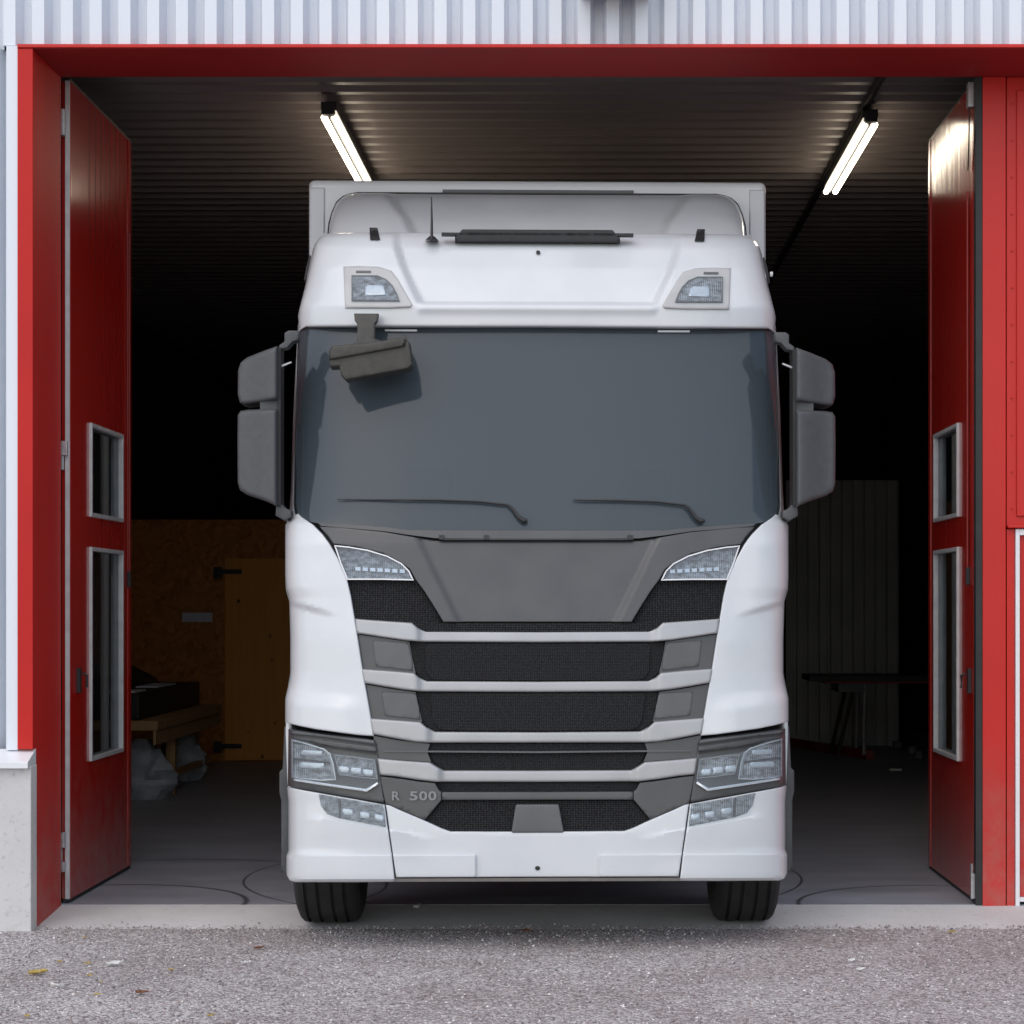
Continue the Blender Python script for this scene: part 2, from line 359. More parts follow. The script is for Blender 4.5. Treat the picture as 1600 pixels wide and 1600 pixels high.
def leaf(px, py, size, mat, rz, label, group=None):
    size *= .82
    Y = (EYE + .045) * F / (py - PY); x = (px - PX) / F * Y
    n = 9; v = []; f = []
    prof = [0, .55, .85, 1, .95, .75, .45, .2, 0]
    for i in range(n):
        t = i / (n - 1) - .5
        for j in (-1, 0, 1):
            v.append((t * size, j * prof[i] * size * .3, (abs(j) * .16 + .3 * t * t) * size * random.uniform(.6, 1.3)))
    for i in range(n - 1):
        for j in range(2): k = i * 3 + j; f.append((k, k + 1, k + 4, k + 3))
    o = mesh_obj('fallen_leaf', v, f, mat, smooth=60); o.location = (x, Y, -.038); o.rotation_euler = (.1, -.08, rz)
    s = o.modifiers.new('solid', 'SOLIDIFY'); s.thickness = .001
    return tag(o, label, 'leaf', group)
for i, (x, y, s, rz) in enumerate([(137, 1508, .045, .3), (140, 1527, .04, 1), (158, 1537, .03, 2), (152, 1557, .04, 0), (94, 1505, .035, 0), (330, 1590, .04, .5), (268, 1518, .035, .2), (132, 1467, .03, .7), (42, 1591, .045, 2)]):
    leaf(x, y, s, 'leaf_yellow', rz, 'small yellow fallen leaf lying on the gravel to the left of the truck', 'yellow leaves on the gravel')
leaf(180, 1510, .10, 'leaf_white', .5, 'largest pale fallen leaf on the gravel in front of the left door')
leaf(60, 1524, .11, 'leaf_yellow', .5, 'olive and white leaf on the gravel near the left edge')
leaf(86, 1543, .07, 'leaf_white', 2.6, 'bright white scrap of leaf on the gravel below the concrete plinth')
leaf(382, 1507, .045, 'leaf_white', .1, 'small white leaf on the gravel left of the truck wheel')
leaf(222, 1554, .07, 'leaf_brown', .1, 'rust brown leaf on the gravel nearest the bottom edge')
leaf(405, 1484, .06, 'leaf_brown', .4, 'rust brown leaf on the gravel just left of the truck wheel')
leaf(824, 1457, .06, 'leaf_brown', 0, 'rust brown leaf in front of the threshold under the truck bumper')
leaf(1332, 1504, .06, 'leaf_white', 1, 'pale greenish leaf on the gravel to the right of the truck')
leaf(1345, 1518, .06, 'leaf_white', .3, 'small pale leaf beside the greenish leaf on the right gravel')
leaf(1488, 1459, .05, 'leaf_yellow', 0, 'olive leaf near the threshold before the red column')
pb = P(651, 1409, 11.37)
tag(MB().add([(pb[0] - .02, 11.33, .003), (pb[0] + .02, 11.325, .006), (pb[0] + .025, 11.37, .012), (pb[0] - .015, 11.375, .004), (pb[0], 11.35, -.02)], [(0, 1, 2, 3), (0, 1, 4), (1, 2, 4), (2, 3, 4), (3, 0, 4)]).obj('paper_scrap', 'leaf_white'),
    'tiny white paper scrap on the threshold behind the left front wheel', 'scrap')

# ------------------------------------------------------------------ building
B = empty('garage_building', (0, 11, 0)); tag(B, 'garage building with ribbed white metal facade and red framed gateway', 'building')
def bpart(mb, name, mat, label=None, **kw):
    o = mb.obj(name, mat, B, **kw); o.location = (0, -11, 0)
    if label: o['label'] = label
    return o
def ribs(x0, x1, z0, z1, yf, period=.152, crest=.064, slope=.022, h=.092, th=.02):
    pts = []; x = x0
    while x < x1:
        pts += [(x, yf), (x + crest, yf), (x + crest + slope, yf + h), (x + period - slope, yf + h)]; x += period
    pts.append((x, yf))
    n = len(pts); v = []; f = []
    for (u, y) in pts: v += [(u, y, z0), (u, y, z1), (u, y + th, z0), (u, y + th, z1)]
    for i in range(n - 1):
        a = i * 4; b = a + 4
        f += [(a, b, b + 1, a + 1), (a + 2, a + 3, b + 3, b + 2), (a, a + 2, b + 2, b), (a + 1, b + 1, b + 3, a + 3)]
    f += [(0, 1, 3, 2), ((n - 1) * 4, (n - 1) * 4 + 2, (n - 1) * 4 + 3, (n - 1) * 4 + 1)]
    return MB().add(v, f)
bpart(ribs(-7.2, 9, ZL + .022, 7.5, 10.83), 'wall_cladding', 'cladding', 'ribbed white cladding above the gateway')
bpart(ribs(-7.23, -3.09, .90, ZL + .018, 10.83, period=.21, crest=.10, slope=.03), 'wall_cladding', 'cladding', 'ribbed white cladding left of the red jamb')
bpart(MB().box(-3.075, -3.016, 10.812, 10.88, .90, ZL + .015), 'corner_trim', 'cladding')
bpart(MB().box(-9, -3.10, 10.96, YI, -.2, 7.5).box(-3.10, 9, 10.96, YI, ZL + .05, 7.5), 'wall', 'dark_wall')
# red gateway frame
bpart(MB().box(-3.013, 9, 10.792, 10.90, ZL + .001, ZL + .020), 'lintel', 'red', bevel=.003)
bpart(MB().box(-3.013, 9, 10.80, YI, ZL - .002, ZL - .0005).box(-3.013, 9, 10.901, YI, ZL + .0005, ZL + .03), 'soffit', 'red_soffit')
bpart(MB().box(-3.013, -2.932, 10.80, 10.86, .905, ZL - .002).box(-3.013, -2.932, 10.86, YI, -.1, ZL - .003), 'jamb', 'red_jamb', bevel=.003)
# plinth and sill
bpart(MB().box(-8, -2.925, 10.74, 10.855, -.2, .825), 'plinth', 'concrete', bevel=.006)
bpart(MB().prism([(10.69, .812), (10.69, .845), (10.85, .905), (10.85, .826), (10.75, .826), (10.75, .812)], 'x', -8, -2.928), 'window_sill', 'box_paint', 'grey sloping metal flashing on top of the plinth', bevel=.002)
# right column and red front
bpart(MB().box(2.187, 2.316, YI - .01, YI + .12, -.02, ZL - .003), 'column', 'red', bevel=.004)
bpart(MB().box(2.322, 9, YI, YI + .10, 2.10, ZL - .003), 'fascia_panel', 'red', 'upper red panel right of the column', bevel=.003)
bpart(MB().box(2.376, 9, YI - .016, YI - .002, 2.16, ZL - .08), 'fascia_board', 'red', bevel=.004)
bpart(MB().box(2.322, 9, YI - .04, YI - .002, 2.092, 2.112), 'drip_rail', 'red', bevel=.006)
for k in range(12):
    z = EYE + (PY - (162 + 57.5 * k)) / F * YI
    if z > 2.15:
        bpart(MB().tube([(2.351, YI - .012, z), (2.351, YI + .002, z)], .005, 8), 'rivet', 'red')
bpart(MB().box(2.322, 2.366, YI - .004, YI + .1, -.02, 2.088), 'door_jamb', 'red', bevel=.002)
sd = bpart(MB().box(2.392, 3.3, YI + .01, YI + .06, .045, 2.053), 'side_door', 'red', 'red side door in a white frame')
MB().box(2.368, 2.391, YI - .02, YI + .08, -.005, 2.088).box(2.391, 3.33, YI - .02, YI + .08, 2.054, 2.088).box(2.391, 3.33, YI - .02, YI + .08, .02, .044).obj('door_frame', 'white_door', sd, bevel=.003)
# seam line of the column: screws
# ceiling of ribbed metal
def ceil():
    pts = []; y = YI + .02; z = 4.95
    while y < 31:
        pts += [(y, z), (y + .07, z), (y + .09, z + .045), (y + .222, z + .045)]; y += .242
    pts.append((y, z)); n = len(pts); v = []; f = []
    for (yy, zz) in pts: v += [(-5.2, yy, zz), (4.4, yy, zz), (-5.2, yy, zz + .1), (4.4, yy, zz + .1)]
    for i in range(n - 1):
        a = i * 4; b = a + 4; f += [(a, b, b + 1, a + 1), (a + 2, a + 3, b + 3, b + 2), (a, a + 2, b + 2, b), (a + 1, b + 1, b + 3, a + 3)]
    return MB().add(v, f)
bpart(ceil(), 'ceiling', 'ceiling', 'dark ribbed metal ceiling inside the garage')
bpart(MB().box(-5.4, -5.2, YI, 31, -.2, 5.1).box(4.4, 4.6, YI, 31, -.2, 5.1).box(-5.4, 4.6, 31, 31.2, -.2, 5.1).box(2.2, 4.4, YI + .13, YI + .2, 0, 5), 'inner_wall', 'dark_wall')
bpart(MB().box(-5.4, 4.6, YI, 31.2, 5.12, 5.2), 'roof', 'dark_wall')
# osb partition with pine door
bpart(MB().box(-5.19, -.6, 22.0, 22.08, 0, 2.60).box(-.68, -.6, 22.08, 30.9, 0, 2.6), 'partition_wall', 'osb', 'chipboard partition at the back left of the garage')
pd = bpart(MB().box(-3.90, -2.95, 21.955, 21.995, .02, 2.18), 'side_door', 'pine', 'knotty pine board door in the chipboard partition')
for z in (2.04, .17):
    MB().box(-4.0, -3.72, 21.935, 21.952, z - .025, z + .025).box(-4.02, -3.94, 21.93, 21.99, z - .07, z + .05).obj('strap_hinge', 'black', pd)
# ribbed grey partition right
m = ribs(2.36, 3.58, .0, 3.18, 24.5, period=.135, crest=.085, slope=.012, h=.05)
bpart(m, 'partition_wall', 'partition_grey', 'grey ribbed metal partition at the back right of the garage')
bpart(MB().add([(3.02, 22.3, .0), (3.10, 22.3, 0), (2.46, 24.4, 0), (2.38, 24.4, 0), (3.02, 22.3, .1), (3.10, 22.3, .1), (2.46, 24.4, .1), (2.38, 24.4, .1)], [(0, 3, 2, 1), (4, 5, 6, 7), (0, 1, 5, 4), (1, 2, 6, 5), (2, 3, 7, 6), (3, 0, 4, 7)]), 'floor_beam', 'red_beam')

# door leaves
def door_leaf(side, label):
    s = side; x_in = -2.898 if s < 0 else 2.150; th = .047
    xo = x_in + s * th
    X = lambda a, b: (min(a, b), max(a, b))
    y0, y1 = 11.45, 12.97; zb, zt = .025, 4.595
    wy0, wy1 = 11.88, 12.70
    wins = ((2.18, 2.725), (.76, 2.005))
    x0, x1 = X(x_in, xo)
    mb = MB().box(x0, x1, y0, wy0, zb, zt).box(x0, x1, wy1, y1, zb, zt)
    zz = [zb, wins[1][0], wins[1][1], wins[0][0], wins[0][1], zt]
    for k in (0, 2, 4): mb.box(x0, x1, wy0, wy1, zz[k], zz[k + 1])
    o = bpart(mb, 'door_leaf', 'leaf_red', label)
    # ribs near free edge: raised edge profile
    xi0, xi1 = X(x_in - s * .004, x_in + s * .006)
    MB().box(xi0, xi1, y1 - .10, y1 - .085, zb, zt).obj('groove_strip', 'leaf_red', o)
    a0, a1 = X(x_in + s * .002, x_in + s * .026)
    MB().box(a0, a1, y0 - .014, y0 - .001, zb, zt).obj('edge_profile', 'alu' if s < 0 else 'black', o)
    MB().box(x0 + .005, x1 - .005, y0, y1, .004, .024).obj('bottom_seal', 'black', o)
    MB().box(x0 + .005, x1 - .005, y0, y1, zt, zt + .02).obj('top_seal', 'black', o)
    for (a, b) in wins:
        i0, i1 = X(x_in - s * .016, xo + s * .016)
        w = .024
        fr = MB().box(i0, i1, wy0, wy0 + w, a, b).box(i0, i1, wy1 - w, wy1, a, b).box(i0, i1, wy0 + w, wy1 - w, a, a + w).box(i0, i1, wy0 + w, wy1 - w, b - w, b)
        fr.obj('window_frame', 'alu', o, bevel=.003)
        MB().box(x_in + s * .012, x_in + s * .016, wy0 + w, wy1 - w, a + w, b - w).obj('window_pane', 'pane', o)
    # handle and rod
    hb = MB()
    hy = 11.60 if s < 0 else 11.52
    h0, h1 = X(x_in, x_in - s * .02)
    hb.box(h0, h1, hy - .02, hy + .02, 1.17, 1.31).tube([(x_in - s * .03, hy, 1.28), (x_in - s * .055, hy, 1.27), (x_in - s * .055, hy, 1.20)], .008)
    hb.obj('handle', 'black', o, bevel=.003)
    ry = 12.86 if s < 0 else 11.56
    MB().tube([(x_in - s * .012, ry, 1.85), (x_in - s * .012, ry, 4.0)], .006).obj('lock_rod', 'red_beam', o)
    MB().box(*X(x_in, x_in - s * .022), ry - .012, ry + .012, 1.78, 1.88).obj('rod_latch', 'black', o, bevel=.003)
    if s < 0:
        hg = lambda z0, z1, zc: (MB().box(-2.947, -2.905, 11.40, 11.448, z1, zc).box(-2.947, -2.928, 11.41, 11.44, z0, z1))
        MB().box(-2.949, -2.918, 11.392, 11.43, 4.28, 4.43).obj('hinge', 'steel', o, bevel=.004)
        hg(2.42, 2.50, 2.58).obj('hinge', 'steel', o, bevel=.003)
        MB().box(-2.949, -2.918, 11.392, 11.43, .18, .235).box(-2.949, -2.935, 11.392, 11.43, .235, .315).box(-2.949, -2.918, 11.392, 11.43, .315, .40).obj('hinge', 'steel', o, bevel=.003)
    else:
        MB().box(x_in - .03, x_in + .02, 11.44, 11.50, 4.45, 4.59).obj('top_bracket', 'steel', o, bevel=.004)
        MB().tube([(x_in - .02, 11.46, 4.45), (x_in - .015, 11.50, 4.30), (x_in - .01, 11.56, 4.12)], .004).obj('cable', 'black', o)
        MB().box(x_in - .012, x_in - .001, 11.45, 11.475, .02, .22).box(x_in - .02, x_in + .012, 11.41, 11.435, .03, .17).obj('hinge', 'steel', o, bevel=.002)
    return o
door_leaf(-1, 'left red door leaf folded inward with white hinges')
door_leaf(1, 'right red door leaf folded inward with lamp glare at its top')
bpart(MB().box(2.150, 2.186, YI - .004, YI + .06, 0, ZL - .004), 'rubber_seal', 'black')
bpart(MB().box(-3.05, -2.949, 11.383, 11.445, 0, ZL), 'rubber_seal', 'black')
# unseen box added for a likely lamp (casts the dim patch on the ribs)
wl = MB().box(-.05, .335, 10.45, 10.83, 4.865, 5.09).obj('wall_lamp', 'dark_grey', bevel=.02)
tag(wl, 'grey wall floodlight on the white ribbed facade above the gateway', 'lamp')

# ceiling lights
def ceil_light(x, y0, y1, label):
    c = empty('ceiling_light', (x, (y0 + y1) / 2, 4.80)); tag(c, label, 'ceiling light', 'twin tube ceiling lights')
    l = (y1 - y0) / 2
    MB().box(-.05, .05, -l - .05, l + .05, .035, .09).box(-.006, .006, -l, l, -.01, .035).box(-.04, .04, -l - .09, -l - .02, .0, .08).obj('lamp_housing', 'black', c, bevel=.004)
    for s in (-1, 1):
        MB().tube([(s * .035, -l, 0), (s * .035, l, 0)], .020, 10).obj('tube', 'tube', c, smooth=40)
    return c
ceil_light(-1.665, 13.15, 15.6, 'lit twin tube ceiling light above the left side of the truck')
ceil_light(1.83, 13.35, 15.5, 'lit twin tube ceiling light near the right door leaf')
r = MB().box(1.78, 1.82, 11.5, 30, 4.90, 4.94).obj('cable_tray', 'black'); tag(r, 'thin black cable duct along the ceiling over the right lamp', 'cable duct')

# back-room things
def bench():
    b = empty('wooden_bench', (-4.3, 18.9, 0)); tag(b, 'wooden workbench along the left wall loaded with black goods', 'workbench')
    for (x, y) in ((.60, -.75), (.45, 1.1), (-.4, -.75), (-.4, 1.1)):
        MB().box(x - .04, x + .04, y - .04, y + .04, 0, .62).obj('leg', 'wood', b, bevel=.003)
    MB().box(-.6, .68, -1.7, 1.3, .62, .70).obj('bench_top', 'wood', b, bevel=.003)
    MB().box(.56, .62, -.7, 1.05, .15, .20).obj('rail', 'wood', b)
    MB().box(.641, .665, -1.7, 1.3, .50, .615).obj('apron_board', 'wood', b)
    return b
bench()
tag(MB().box(-4.85, -3.80, 17.3, 20.0, .705, .93).obj('black_crate', 'black', bevel=.012), 'long black crate lying on the wooden workbench', 'crate')
tag(MB().prism([(-4.8, .935), (-4.10, .935), (-4.16, 1.0), (-4.36, 1.1), (-4.8, 1.14)], 'y', 17.4, 19.6).obj('folded_tarpaulin', 'black', bevel=.02), 'black folded tarpaulin on top of the long crate', 'tarpaulin')
for k, (px, py, w) in enumerate(((228, 1107, .2), (262, 1086, .2), (252, 1107, .06), (290, 1091, .06))):
    q = P(px, py, 17.28 if k in (0, 2) else 17.38)
    if k < 2: tag(MB().box(-4.08, -3.84 - .04 * k, 17.35 + k * 1.1, 17.75 + k * 1.5, .932, .945).obj('cardboard_strip', 'paper'), ['pale strip of card nearest the door on the black tarpaulin', 'pale strip of card farther back on the black tarpaulin'][k], 'card')
def bag(px, py, Y, w, h, label):
    v = []; f = []; n = 18; rows = 12
    for j in range(rows + 1):
        t = j / rows; rr = w * (.62 + .38 * math.sin(math.pi * min(1, t * 1.15 + .08))) * (1 if t < .85 else (1 - (t - .85) * 4.2))
        for i in range(n):
            a = 2 * math.pi * i / n; q = 1 + .12 * math.sin(3 * a + t * 5) + random.uniform(-.14, .14)
            v.append((math.cos(a) * rr * q, math.sin(a) * rr * q * .8, t * h))
    for j in range(rows):
        for i in range(n): f.append((j * n + i, j * n + (i + 1) % n, (j + 1) * n + (i + 1) % n, (j + 1) * n + i))
    f.append(tuple(range(n))); f.append(tuple(rows * n + i for i in range(n)))
    o = mesh_obj('plastic_bag', v, f, 'bag', smooth=25); o.location = ((px - PX) / F * Y, Y, 0.0); return tag(o, label, 'bag')
bag(224, 1250, 17.7, .25, .52, 'grey white plastic bag on the floor beside the bench leg')
bag(283, 1180, 19.6, .22, .50, 'grey sack under the far end of the wooden workbench')
tag(MB().box(-4.36, -4.04, 21.96, 21.99, 1.50, 1.60).obj('notice_sign', 'paper'), 'small pale blue blank strip sign on the chipboard wall', 'sign')
tag(MB().tube([(-3.9, 16.5, 0), (-3.9, 16.5, 4.9)], .035, 10).obj('pipe', 'white_door'), 'pale vertical pipe behind the left door leaf window', 'pipe')
tag(MB().tube([(2.95, 16.45, 0), (2.95, 16.45, 4.9)], .035, 10).obj('pipe', 'white_door'), 'pale vertical pipe behind the right door leaf window', 'pipe')
bpart(MB().box(3.2, 3.26, 13.2, 19.2, 0, 2.6), 'partition_wall', 'osb', 'chipboard partition behind the right door leaf')
bpart(MB().box(-5.19, -5.12, 11.6, 21.99, 0, 2.6), 'wall_lining', 'osb', 'chipboard lining of the left inner wall')
def rtable():
    t = empty('work_table', (3.0, 22.5, 0)); tag(t, 'dark work table with red edge in front of the grey partition', 'table')
    MB().box(-.62, .75, -.4, .4, .86, .92).obj('table_top', 'black', t, bevel=.004)
    MB().box(-.45, .75, -.38, .38, .835, .858).obj('table_edge', 'red_beam', t)
    MB().box(-.30, -.02, -.37, .3, .74, .832).obj('drawer', 'mid_grey', t)
    for s in (-1, 1):
        MB().tube([(-.12 , s * .3, .83), (-.30 , s * .32, .06)], .02).obj('leg', 'black', t)
        MB().tube([(.0 , s * .3, .83), (-.02, s * .32, .06)], .02).obj('leg', 'steel', t)
    return t
rtable()
for k in range(6):
    q = (3.62 + .05 * (k % 2), 24.0 - .75 * k, .05)
    v = []; f = []
    rr = .035 + .03 * random.random()
    me = MB().box(-rr, rr, -rr, rr, -.06, .04)
    v = [(x * random.uniform(.6, 1.2), y * random.uniform(.6, 1.2), z) for x, y, z in me.v]
    o = mesh_obj('stone', v, me.f, 'mid_grey', bevel=.02); o.location = q
    tag(o, 'rough stone lying on the floor along the right inner wall', 'stone', 'stones along the right inner wall')
tag(MB().box(3.05, 3.17, 20.75, 20.8, 0.002, .02).obj('paper_scrap', 'leaf_white'), 'white paper scrap on the garage floor right of the truck', 'scrap')

# ------------------------------------------------------------------ TRUCK
YT = 10.05; YAW = math.atan((PX - 840) / F)
WB = 11.0 - YT      # wheel contact depth behind the bumper
base = Vector((0, 11.0, -.028)); Rz = Matrix.Rotation(YAW, 3, 'Z')
T = empty('truck', Rz @ base, YAW)
tag(T, 'white lorry with grey grille and box body standing in the gateway', 'truck')
def U(px, py, d):
    Y = YT + d
    return Vector(((px - 840) / F * Y, Y - 11.0, EYE - (py - PY) / F * Y + .028))
def mir(pts): return [(1680 - x, y) for x, y in pts]
def symband(top, bot):   # top L->centre, bottom L->centre
    a = list(top) + mir(top)[::-1]
    b = list(bot) + mir(bot)[::-1]
    out = a + b[::-1]
    r = [out[0]]
    for p in out[1:]:
        if abs(p[0] - r[-1][0]) + abs(p[1] - r[-1][1]) > .3: r.append(p)
    return r
def interp(tab, x):
    return np.interp(x, [t[0] for t in tab], [t[1] for t in tab])
HW = [(282, 300), (365, 333), (372, 341), (385, 348), (420, 355), (450, 362), (485, 372), (500, 373), (512, 373), (525, 374), (640, 380), (760, 384), (810, 386), (817, 393), (900, 393), (918, 392), (935, 387), (1000, 385), (1050, 385), (1066, 387), (1090, 393), (1145, 394), (1230, 391), (1252, 388), (1328, 388), (1336, 392), (1372, 392), (1380, 390)]
D0 = [(362, .90), (366, .82), (372, .76), (385, .69), (420, .58), (468, .485), (478, .465), (512, .47), (514, .48), (820, .23), (850, .20), (1000, .12), (1150, .08), (1230, .06), (1300, .04), (1372, .03), (1380, .06)]
def corner(px, py, R=.42, p=3.6):
    s = np.clip(np.abs(px - 840) / interp(HW, py), 0, 1)
    return R * (1 - (1 - s ** p) ** (1 / p))
def DB(px, py): return interp(D0, py) + corner(px, py)
def sm(t): t = np.clip(t, 0, 1); return t * t * (3 - 2 * t)

def resample(poly, step):
    out = []
    for i in range(len(poly)):
        a = poly[i]; b = poly[(i + 1) % len(poly)]
        d = math.hypot(b[0] - a[0], b[1] - a[1]); n = max(1, int(math.ceil(d / step)))
        for k in range(n): out.append((a[0] + (b[0] - a[0]) * k / n, a[1] + (b[1] - a[1]) * k / n))
    return out
def chaikin(poly, it=2, keep=()):
    for _ in range(it):
        o = []
        for i in range(len(poly)):
            a = poly[i]; b = poly[(i + 1) % len(poly)]
            o += [(a[0] * .75 + b[0] * .25, a[1] * .75 + b[1] * .25), (a[0] * .25 + b[0] * .75, a[1] * .25 + b[1] * .75)]
        poly = o
    return poly
def rcorner(poly, r=4, n=4):
    out = []; m_ = len(poly)
    for i in range(m_):
        p = Vector(poly[i]); a = Vector(poly[i - 1]); b = Vector(poly[(i + 1) % m_])
        da = a - p; db = b - p
        ra = min(r, da.length * .45); rb = min(r, db.length * .45)
        s = p + da.normalized() * ra; e = p + db.normalized() * rb
        for k in range(n + 1):
            t = k / n; q = s * (1 - t) ** 2 + p * 2 * t * (1 - t) + e * t * t; out.append((q.x, q.y))
    return out
def segdist(P_, A, Bp):
    d = np.full(len(P_), 1e9)
    for a, b in zip(A, Bp):
        ab = b - a; l = (ab ** 2).sum()
        if l < 1e-9: continue
        t = np.clip(((P_ - a) @ ab) / l, 0, 1); q = a + t[:, None] * ab
        d = np.minimum(d, np.sqrt(((P_ - q) ** 2).sum(1)))
    return d
def inside(P_, A, Bp):
    c = np.zeros(len(P_), bool); x = P_[:, 0]; y = P_[:, 1]
    for a, b in zip(A, Bp):
        if a[1] == b[1]: continue
        k = ((a[1] > y) != (b[1] > y)) & (x < (b[0] - a[0]) * (y - a[1]) / (b[1] - a[1]) + a[0]); c ^= k
    return c
def patch(name, mat, poly, parent=None, off=0., thick=.03, D=DB, grid=8, rnd=0, radd=None, smooth=35, extra=None, rc=0, feat=()):
    if rc: poly = rcorner(poly, rc)
    poly = resample(poly, grid)
    A = np.array(poly, float); Bp = np.roll(A, -1, 0)
    pts = [tuple(p) for p in A]
    area = sum(a[0] * b[1] - b[0] * a[1] for a, b in zip(A, Bp)) / 2
    rings = [rnd * .15, rnd * .4, rnd * .7, rnd] if rnd else []
    e = Bp - A; ln = np.linalg.norm(e, axis=1, keepdims=True); ln[ln == 0] = 1
    nrm = np.stack([-e[:, 1], e[:, 0]], 1) / ln * (1 if area > 0 else -1)
    vn = nrm + np.roll(nrm, 1, 0); vn /= np.maximum(np.linalg.norm(vn, axis=1, keepdims=True), 1e-6)
    for r_ in rings:
        q = A + vn * r_
        ok = inside(q, A, Bp) & (segdist(q, A, Bp) > r_ * .85)
        pts += [tuple(x) for x in q[ok]]
    x0, y0 = A.min(0); x1, y1 = A.max(0)
    gx, gy = np.meshgrid(np.arange(math.floor(x0 / grid) * grid + grid / 2, x1, grid), np.arange(math.floor(y0 / grid) * grid + grid / 2, y1, grid))
    G = np.stack([gx.ravel(), gy.ravel()], 1)
    if len(G):
        G = G[inside(G, A, Bp)]
        if len(G): G = G[segdist(G, A, Bp) > max(rnd * 1.25, grid * .35)]
        for fl in feat:
            FA = np.array(fl, float)
            if len(G): G = G[segdist(G, FA[:-1], FA[1:]) > grid * .45]
        pts += [tuple(x) for x in G]
    n = len(A); cons = [(i, (i + 1) % n) for i in range(n)]
    for fl in feat:
        q = []
        for a_, b_ in zip(fl[:-1], fl[1:]):
            d_ = math.hypot(b_[0] - a_[0], b_[1] - a_[1]); m_ = max(1, int(math.ceil(d_ / grid)))
            q += [(a_[0] + (b_[0] - a_[0]) * t / m_, a_[1] + (b_[1] - a_[1]) * t / m_) for t in range(m_)]
        q.append(fl[-1]); Q = np.array(q); ok = inside(Q, A, Bp) & (segdist(Q, A, Bp) > .4)
        prev = None
        for p_, k_ in zip(q, ok):
            if k_:
                pts.append(tuple(p_))
                if prev is not None: cons.append((prev, len(pts) - 1))
                prev = len(pts) - 1
            else: prev = None
    res = delaunay_2d_cdt([Vector(p) for p in pts], cons, [], 1, 1e-4)
    V2 = np.array([(v.x, v.y) for v in res[0]]); Fc = [tuple(f) for f in res[2]]
    dist = segdist(V2, A, Bp)
    d = D(V2[:, 0], V2[:, 1]) - off
    if extra is not None: d = d + extra(V2[:, 0], V2[:, 1])
    if rnd:
        ra = radd if radd is not None else rnd / 318.
        t = np.clip(dist / rnd, 0, 1); d = d + ra * (1 - np.sqrt(np.clip(1 - (1 - t) ** 2, 0, 1)))
    front = [U(x, y, dd) for (x, y), dd in zip(V2, d)]
    back = [Vector((p.x, p.y + thick, p.z)) for p in front]
    cnt = {}
    for f in Fc:
        for i in range(3):
            k = (f[i], f[(i + 1) % 3]); kk = (min(k), max(k)); cnt.setdefault(kk, []).append(k)
    k0 = len(front)
    faces = list(Fc) + [tuple(i + k0 for i in f[::-1]) for f in Fc]
    for kk, l in cnt.items():
        if len(l) == 1: a, b = l[0]; faces.append((b, a, a + k0, b + k0))
    o = mesh_obj(name, front + back, faces, mat, None, smooth=smooth)
    o.parent = parent or T
    return o
def pair(name, mat, poly, **kw):
    par = kw.pop('parents', (None, None)); lab = kw.pop('labels', None)
    a = patch(name, mat, poly, parent=par[0], **kw); b = patch(name, mat, mir(poly)[::-1], parent=par[1], **kw)
    return a, b

# --- bumper
BE = lambda x, y: np.where(y > 1334, -.022 * np.clip((y - 1334) / 3, 0, 1) * np.clip((np.abs(x - 840) - 94) / 4, 0, 1), 0) + .018 * sm((1376 - y) / -5)
BC = [(610, 1258), (625, 1265), (660, 1280), (690, 1294), (704, 1299)]
def crease(x, y):     # shallow fold running below the fog lamp
    ax = np.abs(x - 840); yl = 1293 + (235.5 - ax) * .175
    w = sm((ax - 150) / 80) * (1 - sm((ax - 335) / 30))
    return -.010 * w * np.clip((y - yl) / 3, 0, 1) * (1 - np.clip((y - yl - 3) / 45, 0, 1))
E_b = lambda x, y: BE(x, y) + crease(x, y)
FB = []
for s_ in (-1, 1):
    for k_ in (0, 3): FB.append([(840 + s_ * (335 - 0), 1293 - 99.5 * .175 + k_), (840 + s_ * 150, 1293 + 85.5 * .175 + k_)])
    for k_ in (1334, 1337): FB.append([(840 + s_ * 389, k_), (840 + s_ * 100, k_)])
    for k_ in (94, 98): FB.append([(840 + s_ * k_, 1338), (840 + s_ * k_, 1369)])
cbt = BC; cbb = [(619.5, 1370), (700, 1370)]
patch('bumper', 'white_paint', symband([(603.5, 1257)] + BC + [(780, 1299.5)], [(619.5, 1370), (700, 1370)]), extra=E_b, grid=5, rnd=2, thick=.10, feat=FB)
corner_poly = [(450, 1229), (470, 1233), (520, 1242), (560, 1249), (601.5, 1257), (606, 1290), (612, 1330), (617.5, 1377), (560, 1377.5), (462, 1377), (454, 1374), (449, 1365), (449, 1336), (452, 1328), (452, 1252)]
pair('bumper_corner', 'white_paint', corner_poly, extra=E_b, grid=5, rnd=2.2, thick=.12, feat=FB)
patch('bumper_lip', 'beige_lip', symband([(605, 1372), (700, 1372)], [(600, 1377), (700, 1377)]), off=-.005, thick=.12, grid=8)
patch('tow_hole', 'black', [(837, 1354), (840, 1353), (843, 1354), (844, 1356), (843, 1359), (840, 1360), (837, 1359), (836, 1356)], off=.004, thick=.02, grid=3)
# --- dark backing behind all the grille
gb = [(470, 822), (520, 850), (545, 905), (560, 990), (585, 1150), (452, 1140), (455, 1228), (600, 1262), (604, 1300), (618, 1366)]
patch('grille_backing', 'black', symband([(500, 825), (840, 832)], [])[:0] + [(505, 828)] + [(548, 905), (562, 985), (588, 1148), (604, 1250), (690, 1300)] + mir([(505, 828), (548, 905), (562, 985), (588, 1148), (604, 1250), (690, 1300)])[::-1], off=-.07, thick=.03, grid=14)
